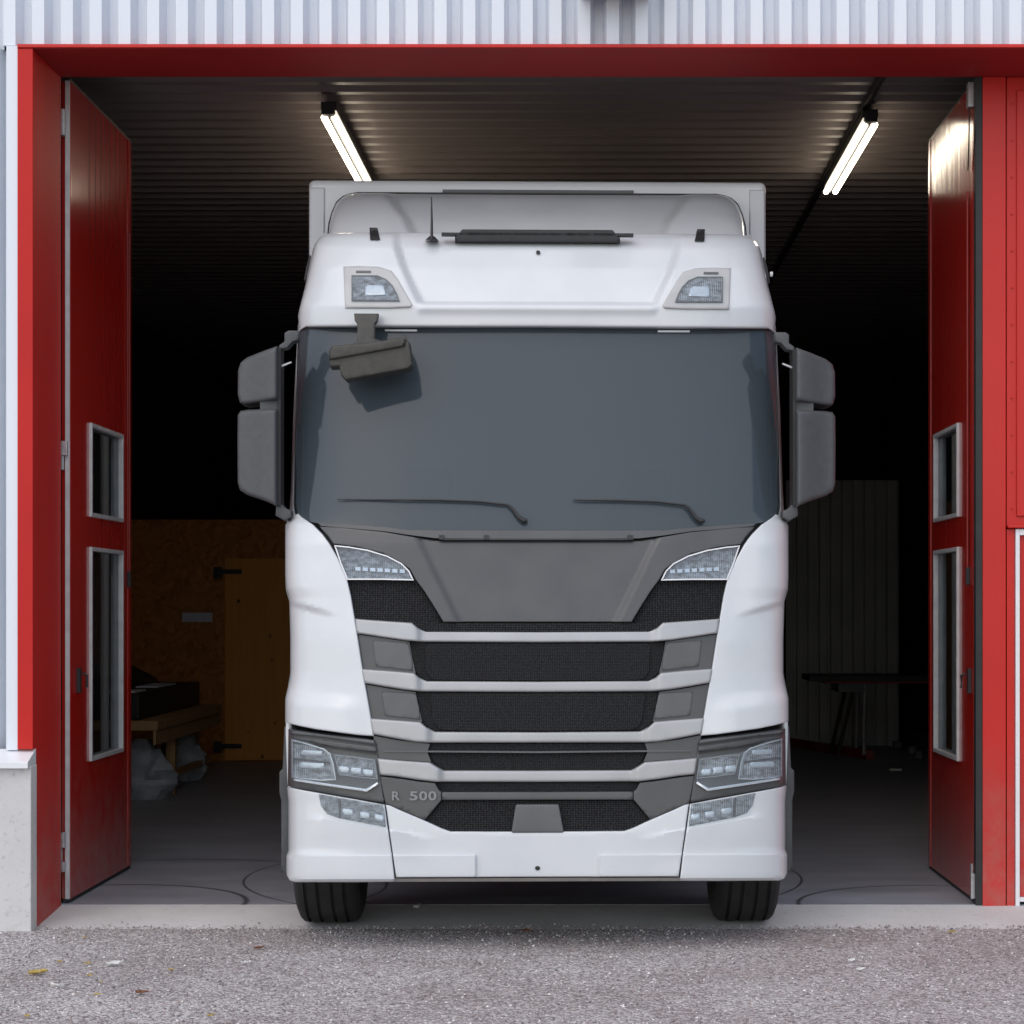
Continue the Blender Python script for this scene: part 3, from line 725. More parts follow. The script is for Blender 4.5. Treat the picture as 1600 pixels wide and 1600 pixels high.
# --- fenders (white cab corners)
fen = [(460, 806), (467, 803), (472, 808), (490, 820), (505, 835), (516, 850), (529, 873), (543, 905), (549, 931), (553.5, 958), (558.6, 989), (566.5, 1041), (577, 1102), (585, 1150), (560, 1148), (530, 1144), (495, 1139), (470, 1134), (447, 1128), (447, 1092), (451, 1074), (455, 1052), (455, 1000), (453.5, 940), (448, 921), (447, 900), (447, 821), (452, 814)]
def fe(x, y):
    ax = np.abs(x - 840); q = sm((ax - 300) / 70)
    yl = 935 + (393 - ax) * .28
    ledge = -.030 * q * (1 - sm((y - yl) / 10)) * sm((y - 815) / 40)
    yl2 = 1094 + (393 - ax) * .10
    flare = -.035 * sm((y - yl2 + 22) / 30) * sm((ax - 255) / 60)
    return ledge + flare
fL, fR = pair('cab_corner_panel', 'white_paint', fen, extra=fe, grid=4, rnd=2.5, thick=.05)
# --- pillars
pil = [(467, 512), (480, 508.5), (478, 512), (470, 517), (466.5, 527), (464.5, 600), (461.5, 700), (460, 790), (462, 806), (455, 812), (454, 800), (456, 760), (460, 640), (466, 526)]
pair('windscreen_pillar', 'white_paint', pil, grid=5, rnd=1.2, thick=.30, off=0)
# --- windscreen
WS = lambda x, y: np.interp(y, [505, 845], [.53, .235]) + corner(x, y, .34, 3.2)
wsp = [(464, 790), (466, 640), (468.5, 530), (472, 519), (482, 513.5), (520, 512), (700, 511.5), (840, 511)]
wsb = [(464, 790), (467, 806), (480, 815), (500, 818), (600, 825), (640, 829), (680, 836), (840, 838)]
patch('windscreen', 'windscreen', symband(wsp, wsb[1:]), D=WS, grid=12, thick=.012, off=0)
patch('windscreen_seal', 'black', symband([(470, 513), (600, 510), (840, 509)], [(470, 516), (600, 512.5), (840, 511.5)]), D=WS, off=.006, thick=.03, grid=10)
pair('sticker', 'box_paint', [(602, 515.5), (652, 515.5), (652, 518.5), (602, 518.5)], D=WS, off=.006, thick=.004, grid=6)
# --- cowl
patch('cowl', 'dark_grey', symband([(497, 817), (600, 824), (640, 828.5), (700, 829), (840, 829)], [(503, 822), (600, 830), (640, 836), (680, 841), (840, 842)]), off=.0, thick=.08, grid=6)
patch('cowl_strip', 'black', symband([(690, 841.5), (840, 841.5)], [(690, 844), (840, 844)]), off=.008, thick=.03, grid=8)
# --- hood / front flap
hood_t = [(500, 823), (530, 824), (600, 831), (640, 838), (680, 844.5), (700, 845), (840, 845)]
hood_b = [(514, 838), (522, 850), (560, 855), (600, 865), (628, 880), (641, 890), (650, 906), (664, 925), (681, 952), (693, 972), (840, 972)]
def he(x, y):
    ax = np.abs(x - 840); xl = 190 - (y - 845) * (62 / 127.)
    dd = xl - ax
    return .018 * np.clip(dd / 11., 0, 1)
patch('hood', 'dark_grey', symband(hood_t, hood_b), extra=he, grid=4, rnd=1.6, thick=.03, feat=sum([[[(840 + s_ * (190 - k_), 845), (840 + s_ * (128 - k_), 972)]] for s_ in (-1, 1) for k_ in (0, 11)], []))
for px in (690, 760, 985):
    patch('hood_clip', 'black', [(px - 4, 836), (px + 4, 836), (px + 4, 843), (px - 4, 843)], off=.012, thick=.03, grid=4)
# --- upper side lamps
slp = [(523, 852), (545, 854), (575, 859), (605, 868), (628, 880), (640, 892), (647, 907), (600, 906), (543, 906), (533, 882)]
def inset(poly, k):
    c = np.mean(np.array(poly), 0); A = np.array(poly, float)
    e = np.roll(A, -1, 0) - A; ln = np.linalg.norm(e, axis=1, keepdims=True); nr = np.stack([-e[:, 1], e[:, 0]], 1) / np.maximum(ln, 1e-6)
    ar = sum(a[0] * b[1] - b[0] * a[1] for a, b in zip(A, np.roll(A, -1, 0)))
    if ar < 0: nr = -nr
    vn = nr + np.roll(nr, 1, 0); vn /= np.linalg.norm(vn, axis=1, keepdims=True)
    return [tuple(p) for p in A + vn * k]
def ring(name, mat, poly, k, **kw):
    # frame strip: outer poly minus inset poly, built as quads
    for side in (0, 1):
        pl = poly if side == 0 else mir(poly)[::-1]
        par = kw.get('parents', (T, T))[side]
        o_ = np.array(resample(pl, 6)); i_ = np.array(inset([tuple(p) for p in o_], k)); off = kw.get('off', 0); th = kw.get('thick', .02); D = kw.get('D', DB)
        n = len(o_)
        fo = [U(x, y, d) for (x, y), d in zip(o_, D(o_[:, 0], o_[:, 1]) - off)]
        fi = [U(x, y, d) for (x, y), d in zip(i_, D(i_[:, 0], i_[:, 1]) - off)]
        bo = [Vector((p.x, p.y + th, p.z)) for p in fo]; bi = [Vector((p.x, p.y + th, p.z)) for p in fi]
        f = []
        for j in range(n):
            q = (j + 1) % n
            f += [(j, q, n + q, n + j), (j, 2 * n + j, 2 * n + q, q), (n + j, n + q, 3 * n + q, 3 * n + j), (2 * n + j, 3 * n + j, 3 * n + q, 2 * n + q)]
        mesh_obj(name, fo + fi + bo + bi, f, mat, par, smooth=40)
sl = pair('side_lamp', 'reflector', inset(slp, 1), off=-.035, thick=.02, grid=4)
ring('lamp_rim', 'white_door', slp, 2.0, off=.004, thick=.04, parents=sl)
pair('lens', 'lens', inset(slp, 1.5), off=0, thick=.004, grid=6, parents=sl)
for i in range(7):
    x = 556 + i * 11.5
    pair('led', 'chrome', [(x, 886 + i * .6), (x + 8, 886.5 + i * .6), (x + 8, 892 + i * .6), (x, 891.5 + i * .6)], off=-.02, thick=.02, grid=6, parents=sl)
# --- meshes beside hood
pair('side_mesh', 'mesh', [(545, 908), (650, 908), (664, 928), (681, 955), (690, 972), (646, 974), (600, 970), (554, 966)], off=-.03, thick=.02, grid=10)
patch('upper_mesh', 'mesh', symband([(645, 973), (652, 969), (690, 973), (840, 974)], [(651, 981), (666, 986.5), (840, 986.5)]), off=-.012, thick=.04, grid=8)
# --- silver bars
def be(x, y): return .020 * sm((192 - np.abs(x - 840)) / 14.)
bars = [([(555.5, 966.7), (600, 970), (644, 973), (653, 981), (666, 986), (840, 987)], [(558, 989.5), (600, 996), (632, 1000.5), (661, 1003), (840, 1004)]),
        ([(566, 1045), (610, 1048), (647, 1051.5), (655, 1058.5), (667, 1064), (840, 1065)], [(569.5, 1067), (600, 1072.5), (632, 1077.5), (661, 1080.5), (840, 1081.5)]),
        ([(579, 1122), (620, 1125), (657, 1128), (666, 1136), (680, 1143), (840, 1144)], [(583, 1147), (620, 1154), (650, 1159), (672, 1160.5), (840, 1160.5)]),
        ([(590, 1184.5), (630, 1188), (672, 1191), (682, 1197.5), (694, 1203.5), (840, 1204)], [(593.5, 1210.5), (620, 1213), (652, 1218), (682, 1221.5), (840, 1222)])]
def be4(x, y): return .020 * sm((158 - np.abs(x - 840)) / 14.)
def be3(x, y): return .020 * sm((176 - np.abs(x - 840)) / 14.)
for k, (t, b) in enumerate(bars):
    patch('grille_bar', 'silver', symband(t, b), extra=(be, be, be3, be4)[k], off=.008, grid=4, rnd=3.0, radd=.012, thick=.06)
# --- fields between bars
def field(top, bot, x_in, lab=None):
    # outer deflector (left, mirrored) and centre mesh
    pass
# field 1
pair('air_deflector', 'dark_grey', [(559, 991), (600, 997), (640, 1003), (645, 1030), (650, 1052), (610, 1048.5), (567, 1045)], off=-.022, thick=.02, grid=6)
pair('deflector_plate', 'mid_grey', [(583, 1001), (638, 1004), (644, 1030), (645, 1048), (588, 1041)], off=-.014, thick=.01, grid=6, rnd=1.5)
patch('grille_mesh', 'mesh_fine', rcorner(symband([(641, 1003.5), (840, 1004.5)], [(650, 1050), (664, 1062), (840, 1065)]), 5), off=-.03, thick=.02, grid=10)
patch('mesh_panel', 'mesh_fine', rcorner(symband([(664, 1006), (840, 1006)], [(666, 1050), (676, 1062), (840, 1063)]), 7), off=-.020, thick=.012, grid=10)
pair('air_deflector', 'dark_grey', [(571, 1069), (610, 1076), (650, 1081.5), (655, 1105), (660, 1128), (620, 1125), (580, 1121.5)], off=-.022, thick=.02, grid=6)
pair('deflector_plate', 'mid_grey', [(597, 1081), (650, 1083), (655, 1105), (657, 1124), (602, 1118)], off=-.014, thick=.01, grid=6, rnd=1.5)
patch('grille_mesh', 'mesh_fine', rcorner(symband([(651, 1082), (840, 1082)], [(660, 1127), (676, 1141), (840, 1144)]), 5), off=-.03, thick=.02, grid=10)
patch('mesh_panel', 'mesh_fine', rcorner(symband([(672, 1083.5), (840, 1083.5)], [(677, 1128), (688, 1140), (840, 1142)]), 7), off=-.020, thick=.012, grid=10)
pair('air_deflector', 'dark_grey', [(584, 1149), (620, 1156), (672, 1162), (668, 1175), (674, 1190), (630, 1187), (589.5, 1184)], off=-.018, thick=.02, grid=6)
patch('grille_mesh', 'mesh_fine', symband([(668, 1162), (840, 1162)], [(674, 1182), (685, 1197), (695, 1203), (840, 1204)]), off=-.03, thick=.02, grid=10)
patch('trim_line', 'mid_grey', symband([(600, 1172), (840, 1174)], [(600, 1174.5), (840, 1176.5)]), off=-.010, thick=.02, grid=8)
# lower dark surround
pair('lower_panel', 'dark_grey', [(593.5, 1212), (620, 1215), (652, 1220), (680, 1223), (686, 1234), (690, 1237), (690, 1250), (664, 1281), (650, 1275.5), (625, 1264), (603, 1256)], off=-.004, thick=.03, grid=5, rnd=1.5)
patch('grille_mesh', 'mesh_fine', symband([(679, 1223), (840, 1223)], [(688, 1236), (840, 1237)]), off=-.03, thick=.02, grid=10)
patch('trim_bar', 'dark_grey', symband([(690.5, 1237), (840, 1237.5)], [(690.5, 1250), (840, 1250)]), off=-.006, thick=.03, grid=6, rnd=2)
patch('lower_mesh', 'mesh', symband([(692, 1251), (840, 1251)], [(665, 1281.5), (704, 1299), (840, 1299)]), off=-.025, thick=.02, grid=10)
patch('sensor_cover', 'mid_grey', [(806, 1257), (873, 1257), (881, 1301), (799, 1301)], off=.006, thick=.05, grid=6, rnd=2, rc=3)
# model lettering
def lettering():
    adv = {'R': 0, '5': .086, '0a': .133, '0b': .178}
    for key, x0 in adv.items():
        cu = bpy.data.curves.new('letter', 'FONT'); cu.body = key[0]; cu.size = .060; cu.extrude = .003; cu.offset = .0016
        o = bpy.data.objects.new('tmp_text', cu); COL.objects.link(o)
        dg = bpy.context.evaluated_depsgraph_get(); me = bpy.data.meshes.new_from_object(o.evaluated_get(dg))
        bpy.data.objects.remove(o)
        xs = [v.co.x for v in me.vertices]; m0 = min(xs); w_ = max(xs) - m0
        for v in me.vertices:
            px = 613 + (x0 + (v.co.x - m0) / w_ * .040) * 318; py = 1249.5 - v.co.y * 318
            d = float(DB(np.array([px]), np.array([py]))[0]) - .003 - v.co.z
            v.co = U(px, py, d)
        o = bpy.data.objects.new('letter', me); COL.objects.link(o); o.parent = T
        me.materials.clear(); me.materials.append(M['letter_grey'])
lettering()
# --- headlamps
hp = [(452, 1139), (470, 1141), (500, 1145), (545, 1150), (587, 1156), (592, 1185), (597, 1225), (601.5, 1254), (560, 1247), (520, 1240), (470, 1231), (451, 1227)]
HLx = lambda x, y: .010 * np.where(y < 1178, np.sin((y - (1150 + (np.abs(840 - x) - 250) * -.12)) * .42) * .5, 0)
hl = pair('headlamp', 'dark_grey', hp, off=-.008, grid=5, rnd=2, thick=.10)
pair('upper_slat', 'mid_grey', [(456, 1141), (500, 1146), (585, 1157), (587, 1162.5), (500, 1150.5), (457, 1146)], off=.004, thick=.012, grid=5, rnd=1.5, parents=hl)
pair('upper_slat', 'dark_grey', [(457, 1150), (500, 1154.5), (588, 1167), (589, 1175), (530, 1168), (490, 1160), (458, 1153)], off=.004, thick=.012, grid=5, rnd=1.5, parents=hl)
for yy in (0, 14):
    pair('rib_line', 'black', [(455, 1144 + yy), (500, 1149 + yy), (588, 1162 + yy * .95), (588, 1165 + yy * .95), (500, 1152 + yy), (455, 1147 + yy)], off=.002, thick=.01, grid=6, parents=hl)
ml = [(457, 1155), (470, 1158), (488, 1163), (507, 1169), (517, 1177), (522, 1192), (526, 1218), (503, 1219), (470, 1216), (457, 1213)]
pair('reflector', 'reflector', ml, off=-.004, thick=.006, grid=5, parents=hl)
ring('lens_rim', 'chrome', ml, 1.6, off=.012, thick=.02, parents=hl)
sm2 = [(523, 1179), (550, 1181), (586, 1187), (591, 1217), (560, 1214), (531, 1210)]
pair('reflector', 'reflector', sm2, off=-.003, thick=.006, grid=5, parents=hl)
ring('lens_rim', 'silver', sm2, 1.3, off=.010, thick=.015, parents=hl)
for (x, y, w, h) in ((472, 1171, 32, 8), (469, 1190, 38, 9), (529, 1196, 17, 10), (549, 1198, 16, 10), (568, 1201, 16, 10)):
    pair('led_block', 'chrome', [(x, y), (x + w, y + 1.5), (x + w, y + h + 1.5), (x, y + h)], off=.006, thick=.012, grid=5, rnd=1.2, parents=hl)
pair('bezel', 'plastic', [(458, 1183), (500, 1188), (518, 1190), (519, 1193), (500, 1191), (458, 1186)], off=.004, thick=.008, grid=5, parents=hl)
pair('bezel', 'plastic', [(527, 1209), (589, 1214), (591, 1219), (560, 1217), (528, 1213)], off=.006, thick=.008, grid=5, parents=hl)
pair('bezel', 'silver', [(508, 1171), (512, 1172), (521, 1190), (523, 1216), (519, 1216), (517, 1192)], off=.010, thick=.01, grid=5, rnd=.8, parents=hl)
strip = [(460, 1215), (503, 1222), (572, 1232), (590, 1221.5), (592, 1225), (574, 1236.5), (503, 1226), (460, 1219)]
pair('light_strip', 'chrome', strip, off=.014, thick=.02, grid=5, rnd=1.0, parents=hl)
pair('lens', 'lens', [(456, 1153), (488, 1161), (520, 1176), (588, 1185), (592, 1220), (573, 1235), (503, 1225), (456, 1216)], off=.018, thick=.003, grid=8, parents=hl)
# --- fog lamps
fp = [(498.5, 1239.5), (540, 1247), (600, 1257.5), (604, 1292), (565, 1284.5), (530, 1277.5), (512, 1271), (503, 1259)]
fg = pair('fog_lamp', 'reflector', fp, off=.002, thick=.02, grid=5, rnd=1)
for (x, y, w, h) in ((536, 1262, 16, 10), (563, 1267, 15, 10), (586, 1271, 14, 10)):
    pair('led_block', 'chrome', [(x, y), (x + w, y + 2.5), (x + w, y + h + 2), (x, y + h)], off=.008, thick=.01, grid=5, rnd=1.2, parents=fg)
pair('divider', 'dark_grey', [(529, 1247), (532, 1247.5), (534, 1277), (531, 1276.5)], off=.008, thick=.01, grid=6, parents=fg)
pair('lens', 'lens', fp, off=.014, thick=.003, grid=8, parents=fg)
# --- roof / visor front
vis = [(466.5, 512), (468, 505), (466.8, 495), (469, 485), (474, 465), (479, 445), (484, 420), (489, 395), (493, 383), (500, 374), (510, 368), (525, 365), (560, 364.5), (840, 364.5)]
visb = [(466.5, 512.5), (840, 511)]
def ve(x, y):
    ax = np.abs(x - 840); xb = np.interp(y, [362, 385, 412, 440, 476, 520], [228, 226, 218, 206, 188, 150])
    rec = .055 * np.clip((xb - ax) / 13., 0, 1) * (1 - np.clip((y - 472.5) / 4., 0, 1)) * sm((y - 360) / 8)
    seam = .006 * np.exp(-((ax - 304) / 1.6) ** 2)
    return rec + seam - .012 * np.exp(-((y - 482) / 6.) ** 2) * sm((190 - ax) / 10)
patch('roof_visor', 'white_paint', symband(vis, visb), extra=ve, grid=4, rnd=4, radd=.02, thick=.10, smooth=50, feat=sum([[[(840 + s_ * (228 - k_), 368), (840 + s_ * (226 - k_), 385), (840 + s_ * (218 - k_), 412), (840 + s_ * (206 - k_), 440), (840 + s_ * (188 - k_), 471)]] for s_ in (-1, 1) for k_ in (0, 13)], []) + [[(650, 472.5), (1030, 472.5)], [(650, 476.5), (1030, 476.5)]])
rl = [(537.5, 418), (560, 417), (592, 418), (612, 424), (622, 437), (634, 458), (645, 477), (641, 481.5), (610, 483), (540, 483)]
rlp = pair('roof_lamp', 'lamp_surround', rl, off=.012, thick=.05, grid=5, rnd=3, radd=.008)
rin = [(550, 431), (590, 431), (604, 437), (614, 447), (620, 458), (625, 471), (550, 471)]
pair('reflector', 'reflector', rin, off=.015, thick=.006, grid=5, parents=rlp)
ring('lens_rim', 'mid_grey', rin, 1.6, off=.020, thick=.02, parents=rlp)
pair('led_block', 'chrome', [(571, 446), (600, 446), (604, 462), (571, 463)], off=.024, thick=.012, grid=5, rnd=1.5, parents=rlp)
pair('lens', 'lens', rin, off=.030, thick=.003, grid=8, parents=rlp)
pair('mounting_slot', 'mid_grey', [(557, 424), (580, 424), (580, 427), (557, 427)], off=.018, thick=.012, grid=5, parents=rlp)
# roof clips, light bar, antenna
pair('roof_clip', 'black', [(578, 357), (590, 357), (594, 375), (579, 375)], off=.03, thick=.06, grid=6, rnd=1.5, radd=.006)
patch('air_horn_bar', 'black', [(723, 359), (957, 359), (969, 372), (969, 378.5), (711, 378.5), (711, 371)], D=lambda x, y: np.full_like(x, .72), thick=.08, grid=8, rnd=2)
patch('roof_strip', 'black', [(690, 364), (990, 364), (990, 368), (690, 368)], D=lambda x, y: np.full_like(x, .72), thick=.05, grid=8)
patch('vent_hole', 'black', [(838, 392), (841, 391), (844, 393), (844, 396), (841, 397), (838, 396)], off=-.04, thick=.02, grid=3)
an = MB().tube([U(675, 377, .70), U(675, 372, .71), U(675, 345, .74), U(674.5, 309, .78)], [.010, .008, .006, .003]).add([U(665, 376, .71), U(685, 376, .71), U(679, 370, .74), U(671, 370, .74), U(665, 376, .80), U(685, 376, .80)], [(0, 1, 2, 3), (0, 3, 4), (1, 5, 2), (4, 3, 2, 5), (0, 4, 5, 1)])
an.obj('antenna', 'black', T, smooth=40)
# --- roof fairing
FW = 326.
def DFa(x, y):
    s = np.clip(np.abs(x - 840) / np.interp(y, [300, 306, 315, 330, 345, 372], [296, 305, 313, 319, 323, 327]), 0, 1)
    ax = np.abs(x - 840); xb = np.interp(y, [300, 345, 372], [246, 212, 200])
    return np.interp(y, [300, 304, 312, 372], [1.78, 1.66, 1.56, 1.05]) + .45 * (1 - (1 - s ** 6) ** (1 / 6.)) + .10 * np.clip((xb - ax) / 16., 0, 1)
fa = [(514, 372), (516, 352), (520, 335), (527, 319), (536, 310), (545, 305), (560, 303), (600, 303), (620, 304.5), (840, 305)]
patch('roof_fairing', 'white_paint', symband(fa, [(514, 373), (840, 373)]), D=DFa, grid=5, rnd=3.5, radd=.03, thick=.12, smooth=45, feat=sum([[[(840 + s_ * (246 - k_), 306), (840 + s_ * (212 - k_), 345), (840 + s_ * (200 - k_), 371)]] for s_ in (-1, 1) for k_ in (0, 16)], []))
patch('fairing_seal', 'black', symband([(512, 372), (514, 350), (519, 333), (526, 317), (536, 308), (546, 304), (560, 301.5), (640, 301.5), (840, 301.5)], [(520, 373), (840, 373)]), D=lambda x, y: DFa(x, y) * 0 + 1.86, grid=14, thick=.04)
# --- cab body: sides, roof, back
def cab_body():
    rows = list(range(366, 1236, 10)); back = 2.0
    for sgn in (-1, 1):
        v = []; f = []
        for py in rows:
            hw = float(interp(HW, py)); d = float(interp(D0, py)) + .40
            p = U(840 + sgn * (hw - 6.5), py, d)
            for yy in (0, .3, .8, 1.4): v.append((p.x, min(p.y + yy, YT + back - 11.0 - .001), p.z))
            v.append((p.x, YT + back - 11.0, p.z))
        for i in range(len(rows) - 1):
            for j in range(4): a = i * 5 + j; f.append((a, a + 1, a + 6, a + 5))
        o = mesh_obj('cab_side', v, f, 'white_paint', T, smooth=40)
        m_ = o.modifiers.new('solid', 'SOLIDIFY'); m_.thickness = .03; m_.offset = 0
cab_body()
a = U(508, 366, .80); b = U(1172, 366, .80); e = U(508, 366, 2.0)
MB().box(a.x + .06, b.x - .06, a.y + .3, YT + 1.5 - 11, a.z - .09, a.z - .04).obj('cab_roof', 'white_paint', T, bevel=.01)
MB().box(-1.16, 1.16, YT + 1.93 - 11, YT + 1.97 - 11, .5, 3.2).obj('cab_rear_wall', 'box_paint', T)
MB().box(-1.15, 1.15, YT + .70 - 11, YT + 1.9 - 11, .95, 1.02).obj('cab_floor', 'plastic', T)
for s in (-1, 1):
    y = YT - 11
    MB().prism([(y + .62, 2.05), (y + .80, 2.75), (y + 1.35, 2.75), (y + 1.35, 2.05)], 'x', s * 1.222 - .012, s * 1.222 + .012).obj('side_window', 'side_glass', T)
    MB().box(s * 1.236 - .004, s * 1.236 + .004, y + 1.28, y + 1.40, 1.72, 1.76).obj('door_handle', 'black', T, bevel=.003)
    # gutter piece at roof side
    patch('side_gutter', 'black', [(x if s < 0 else 1680 - x, yy) for x, yy in [(485, 400), (488, 402), (481, 434), (476, 440), (480, 418)]], D=lambda x, y: np.full_like(x, 1.15), thick=.08, grid=6)
    # step and wheel-arch plastic
    patch('wheel_arch', 'mirror_plastic', [(x if s < 0 else 1680 - x, yy) for x, yy in [(446, 1135), (456, 1135), (456, 1376), (446, 1362), (441, 1362), (441, 1250), (438, 1238), (438, 1205), (443, 1200), (444, 1180)]], D=lambda x, y: np.full_like(x, .62), thick=.75, grid=10, rnd=2, radd=.01)
mk = MB().tube([U(1204, 427, 1.1), U(1208, 427, 1.1)], .014, 10).obj('marker_lamp', 'leaf_white', T)
# --- interior of the cab
MB().box(-1.1, 1.1, YT + .62 - 11, YT + 1.0 - 11, 1.70, 1.98).obj('dashboard', 'plastic', T, bevel=.04)
for s in (-1, 1):
    b_ = MB().box(s * .62 - .24, s * .62 + .24, YT + 1.45 - 11, YT + 1.60 - 11, 1.5, 2.25).box(s * .62 - .24, s * .62 + .24, YT + 1.0 - 11, YT + 1.45 - 11, 1.42, 1.58)
    st = b_.obj('seat', 'fabric', T, bevel=.05)
    MB().box(s * .62 - .14, s * .62 + .14, YT + 1.46 - 11, YT + 1.56 - 11, 2.28, 2.46).obj('headrest', 'fabric', st, bevel=.04)
pts = [(.62 + .22 * math.cos(t), YT + 1.02 - 11 + .10 * math.sin(t), 1.98 + .19 * math.sin(t)) for t in [2 * math.pi * k / 24 for k in range(25)]]
MB().tube(pts, .014).obj('steering_wheel', 'black', T, smooth=40)
# --- wipers
for (xs) in ((628, 820), (905, 1100)):
    x0, x1 = xs
    q = [(x0 - (100 if x0 < 700 else 10), 781), (x0, 781.5), (x0 + 60, 782), (x0 + 120, 784), (x0 + 165, 789)]
    bl = MB().tube([U(x, y, float(WS(np.array([float(x)]), np.array([float(y)]))[0]) - .02) for x, y in q], [.003, .005, .006, .006, .006], 6)
    w = bl.obj('wiper', 'black', T, smooth=40)
    q = [(x0 + 165, 789), (x0 + 172, 794), (x0 + 182, 808), (x0 + 190, 814), (x0 + 196, 813)]
    MB().tube([U(x, y, float(WS(np.array([float(x)]), np.array([float(y)]))[0]) - .025) for x, y in q], [.006, .008, .010, .014, .010], 8).obj('wiper_arm', 'black', w, smooth=40)
# --- front ramp mirror hanging over the windscreen
fm = patch('front_mirror', 'brown_plastic', [(515, 549), (628, 529), (633, 524), (640, 535), (645, 571), (638, 577), (541, 595), (534, 588), (531, 573), (517, 575), (515, 560)], D=lambda x, y: np.full_like(x, .24), thick=.14, grid=6, rnd=3, radd=.012,
           extra=lambda x, y: .03 * sm((548 - (x - 515) * .15 + 8 - y) / 10.) + .0)
patch('mirror_shell_top', 'brown_plastic', [(516, 550), (520, 541), (560, 538), (600, 533), (628, 527), (634, 530), (634, 542), (516, 564)], parent=fm, D=lambda x, y: np.full_like(x, .22), thick=.1, grid=6, rnd=3, radd=.02)
patch('bracket', 'brown_plastic', [(554, 491), (592, 491), (590, 502), (586, 507), (586, 530), (600, 535), (598, 541), (550, 545), (550, 540), (559, 534), (559, 507), (555, 502)], parent=fm, D=lambda x, y: np.interp(y, [490, 510, 545], [.42, .40, .30]), thick=.05, grid=5, rnd=2)
# --- side mirrors
FD = lambda x, y: np.full_like(x, .34)
for sgn in (-1, 1):
    mm = (lambda pts: pts) if sgn < 0 else (lambda pts: mir(pts)[::-1])
    up = [(435, 542), (410, 551), (388, 560), (378, 568), (374, 580), (373.5, 618), (377, 631), (384, 633), (410, 629), (435, 625)]
    lo = [(434, 640), (390, 641), (378, 643), (373.5, 650), (373, 690), (373.5, 755), (377, 767), (388, 774), (410, 781), (424, 787), (434, 792)]
    hd = patch('mirror_housing', 'mirror_plastic', mm(lo), D=FD, thick=.20, grid=5, rnd=6, radd=.03, extra=lambda x, y: .10 * sm((np.abs(x - 840) - 405) / 60.))
    patch('upper_housing', 'mirror_plastic', mm(up), D=FD, thick=.20, grid=5, rnd=6, radd=.03, parent=hd, extra=lambda x, y: .10 * sm((np.abs(x - 840) - 405) / 60.))
    patch('edge_strip', 'black', mm([(434, 543), (440, 545), (440, 788), (434, 792)]), D=FD, off=-.05, thick=.14, grid=8, parent=hd)
    patch('joint', 'mirror_plastic', mm([(408, 629), (434, 626), (434, 642), (408, 642)]), D=FD, off=-.06, thick=.08, grid=8, parent=hd)
    patch('upper_arm', 'mirror_plastic', mm([(446, 522), (452, 518), (468, 518), (468, 532), (458, 536), (450, 545), (437, 548), (438, 541), (446, 535)]), D=FD, off=-.08, thick=.08, grid=6, rnd=2, parent=hd)
    patch('arm_brace', 'steel', mm([(437, 573), (456, 566), (457, 568), (438, 576)]), D=FD, off=-.09, thick=.02, grid=6, parent=hd)
    patch('lower_arm', 'mirror_plastic', mm([(433, 790), (440, 786), (446, 794), (456, 798), (456, 808), (446, 814), (432, 806)]), D=FD, off=-.08, thick=.10, grid=6, rnd=2, parent=hd)
# --- cargo box
Y2 = 1.95
bx0 = U(483, 282, Y2); bx1 = U(1198, 282, Y2)
cb = MB().box(bx0.x, bx1.x, YT + Y2 - 11, YT + Y2 + 6.4 - 11, 1.10, bx0.z).obj('cargo_box', 'box_paint', T, bevel=.035, seg=4)
for s in (-1, 1):
    xx = s * (bx1.x - .055)
    MB().box(xx - .045, xx + .045, YT + Y2 - 11 - .012, YT + Y2 - 11 + .03, 1.15, bx0.z - .05).obj('corner_post', 'white_paint', cb, bevel=.008)
q0 = U(692, 298, Y2); q1 = U(990, 302.5, Y2)
MB().box(q0.x, q1.x, YT + Y2 - 11 - .02, YT + Y2 - 11 + .01, q1.z, q0.z).obj('top_slot', 'dark_grey', cb)
# chassis
MB().box(-.45, -.35, YT + .9 - 11, 6.9, .62, .90).box(.35, .45, YT + .9 - 11, 6.9, .62, .90).box(-.35, .35, 1.5, 1.62, .66, .86).box(-.35, .35, 6.0, 6.1, .66, .86).box(-.35, .35, -.05, .06, .52, .66).obj('chassis', 'black', T)
MB().tube([(-1.0, 0, .5), (1.0, 0, .5)], .06).obj('axle', 'black', T); MB().tube([(-.9, 4.6, .5), (.9, 4.6, .5)], .07).obj('axle', 'black', T)
MB().box(-1.16, 1.16, YT + .5 - 11, YT + .56 - 11, .42, .95).obj('radiator_panel', 'black', T)
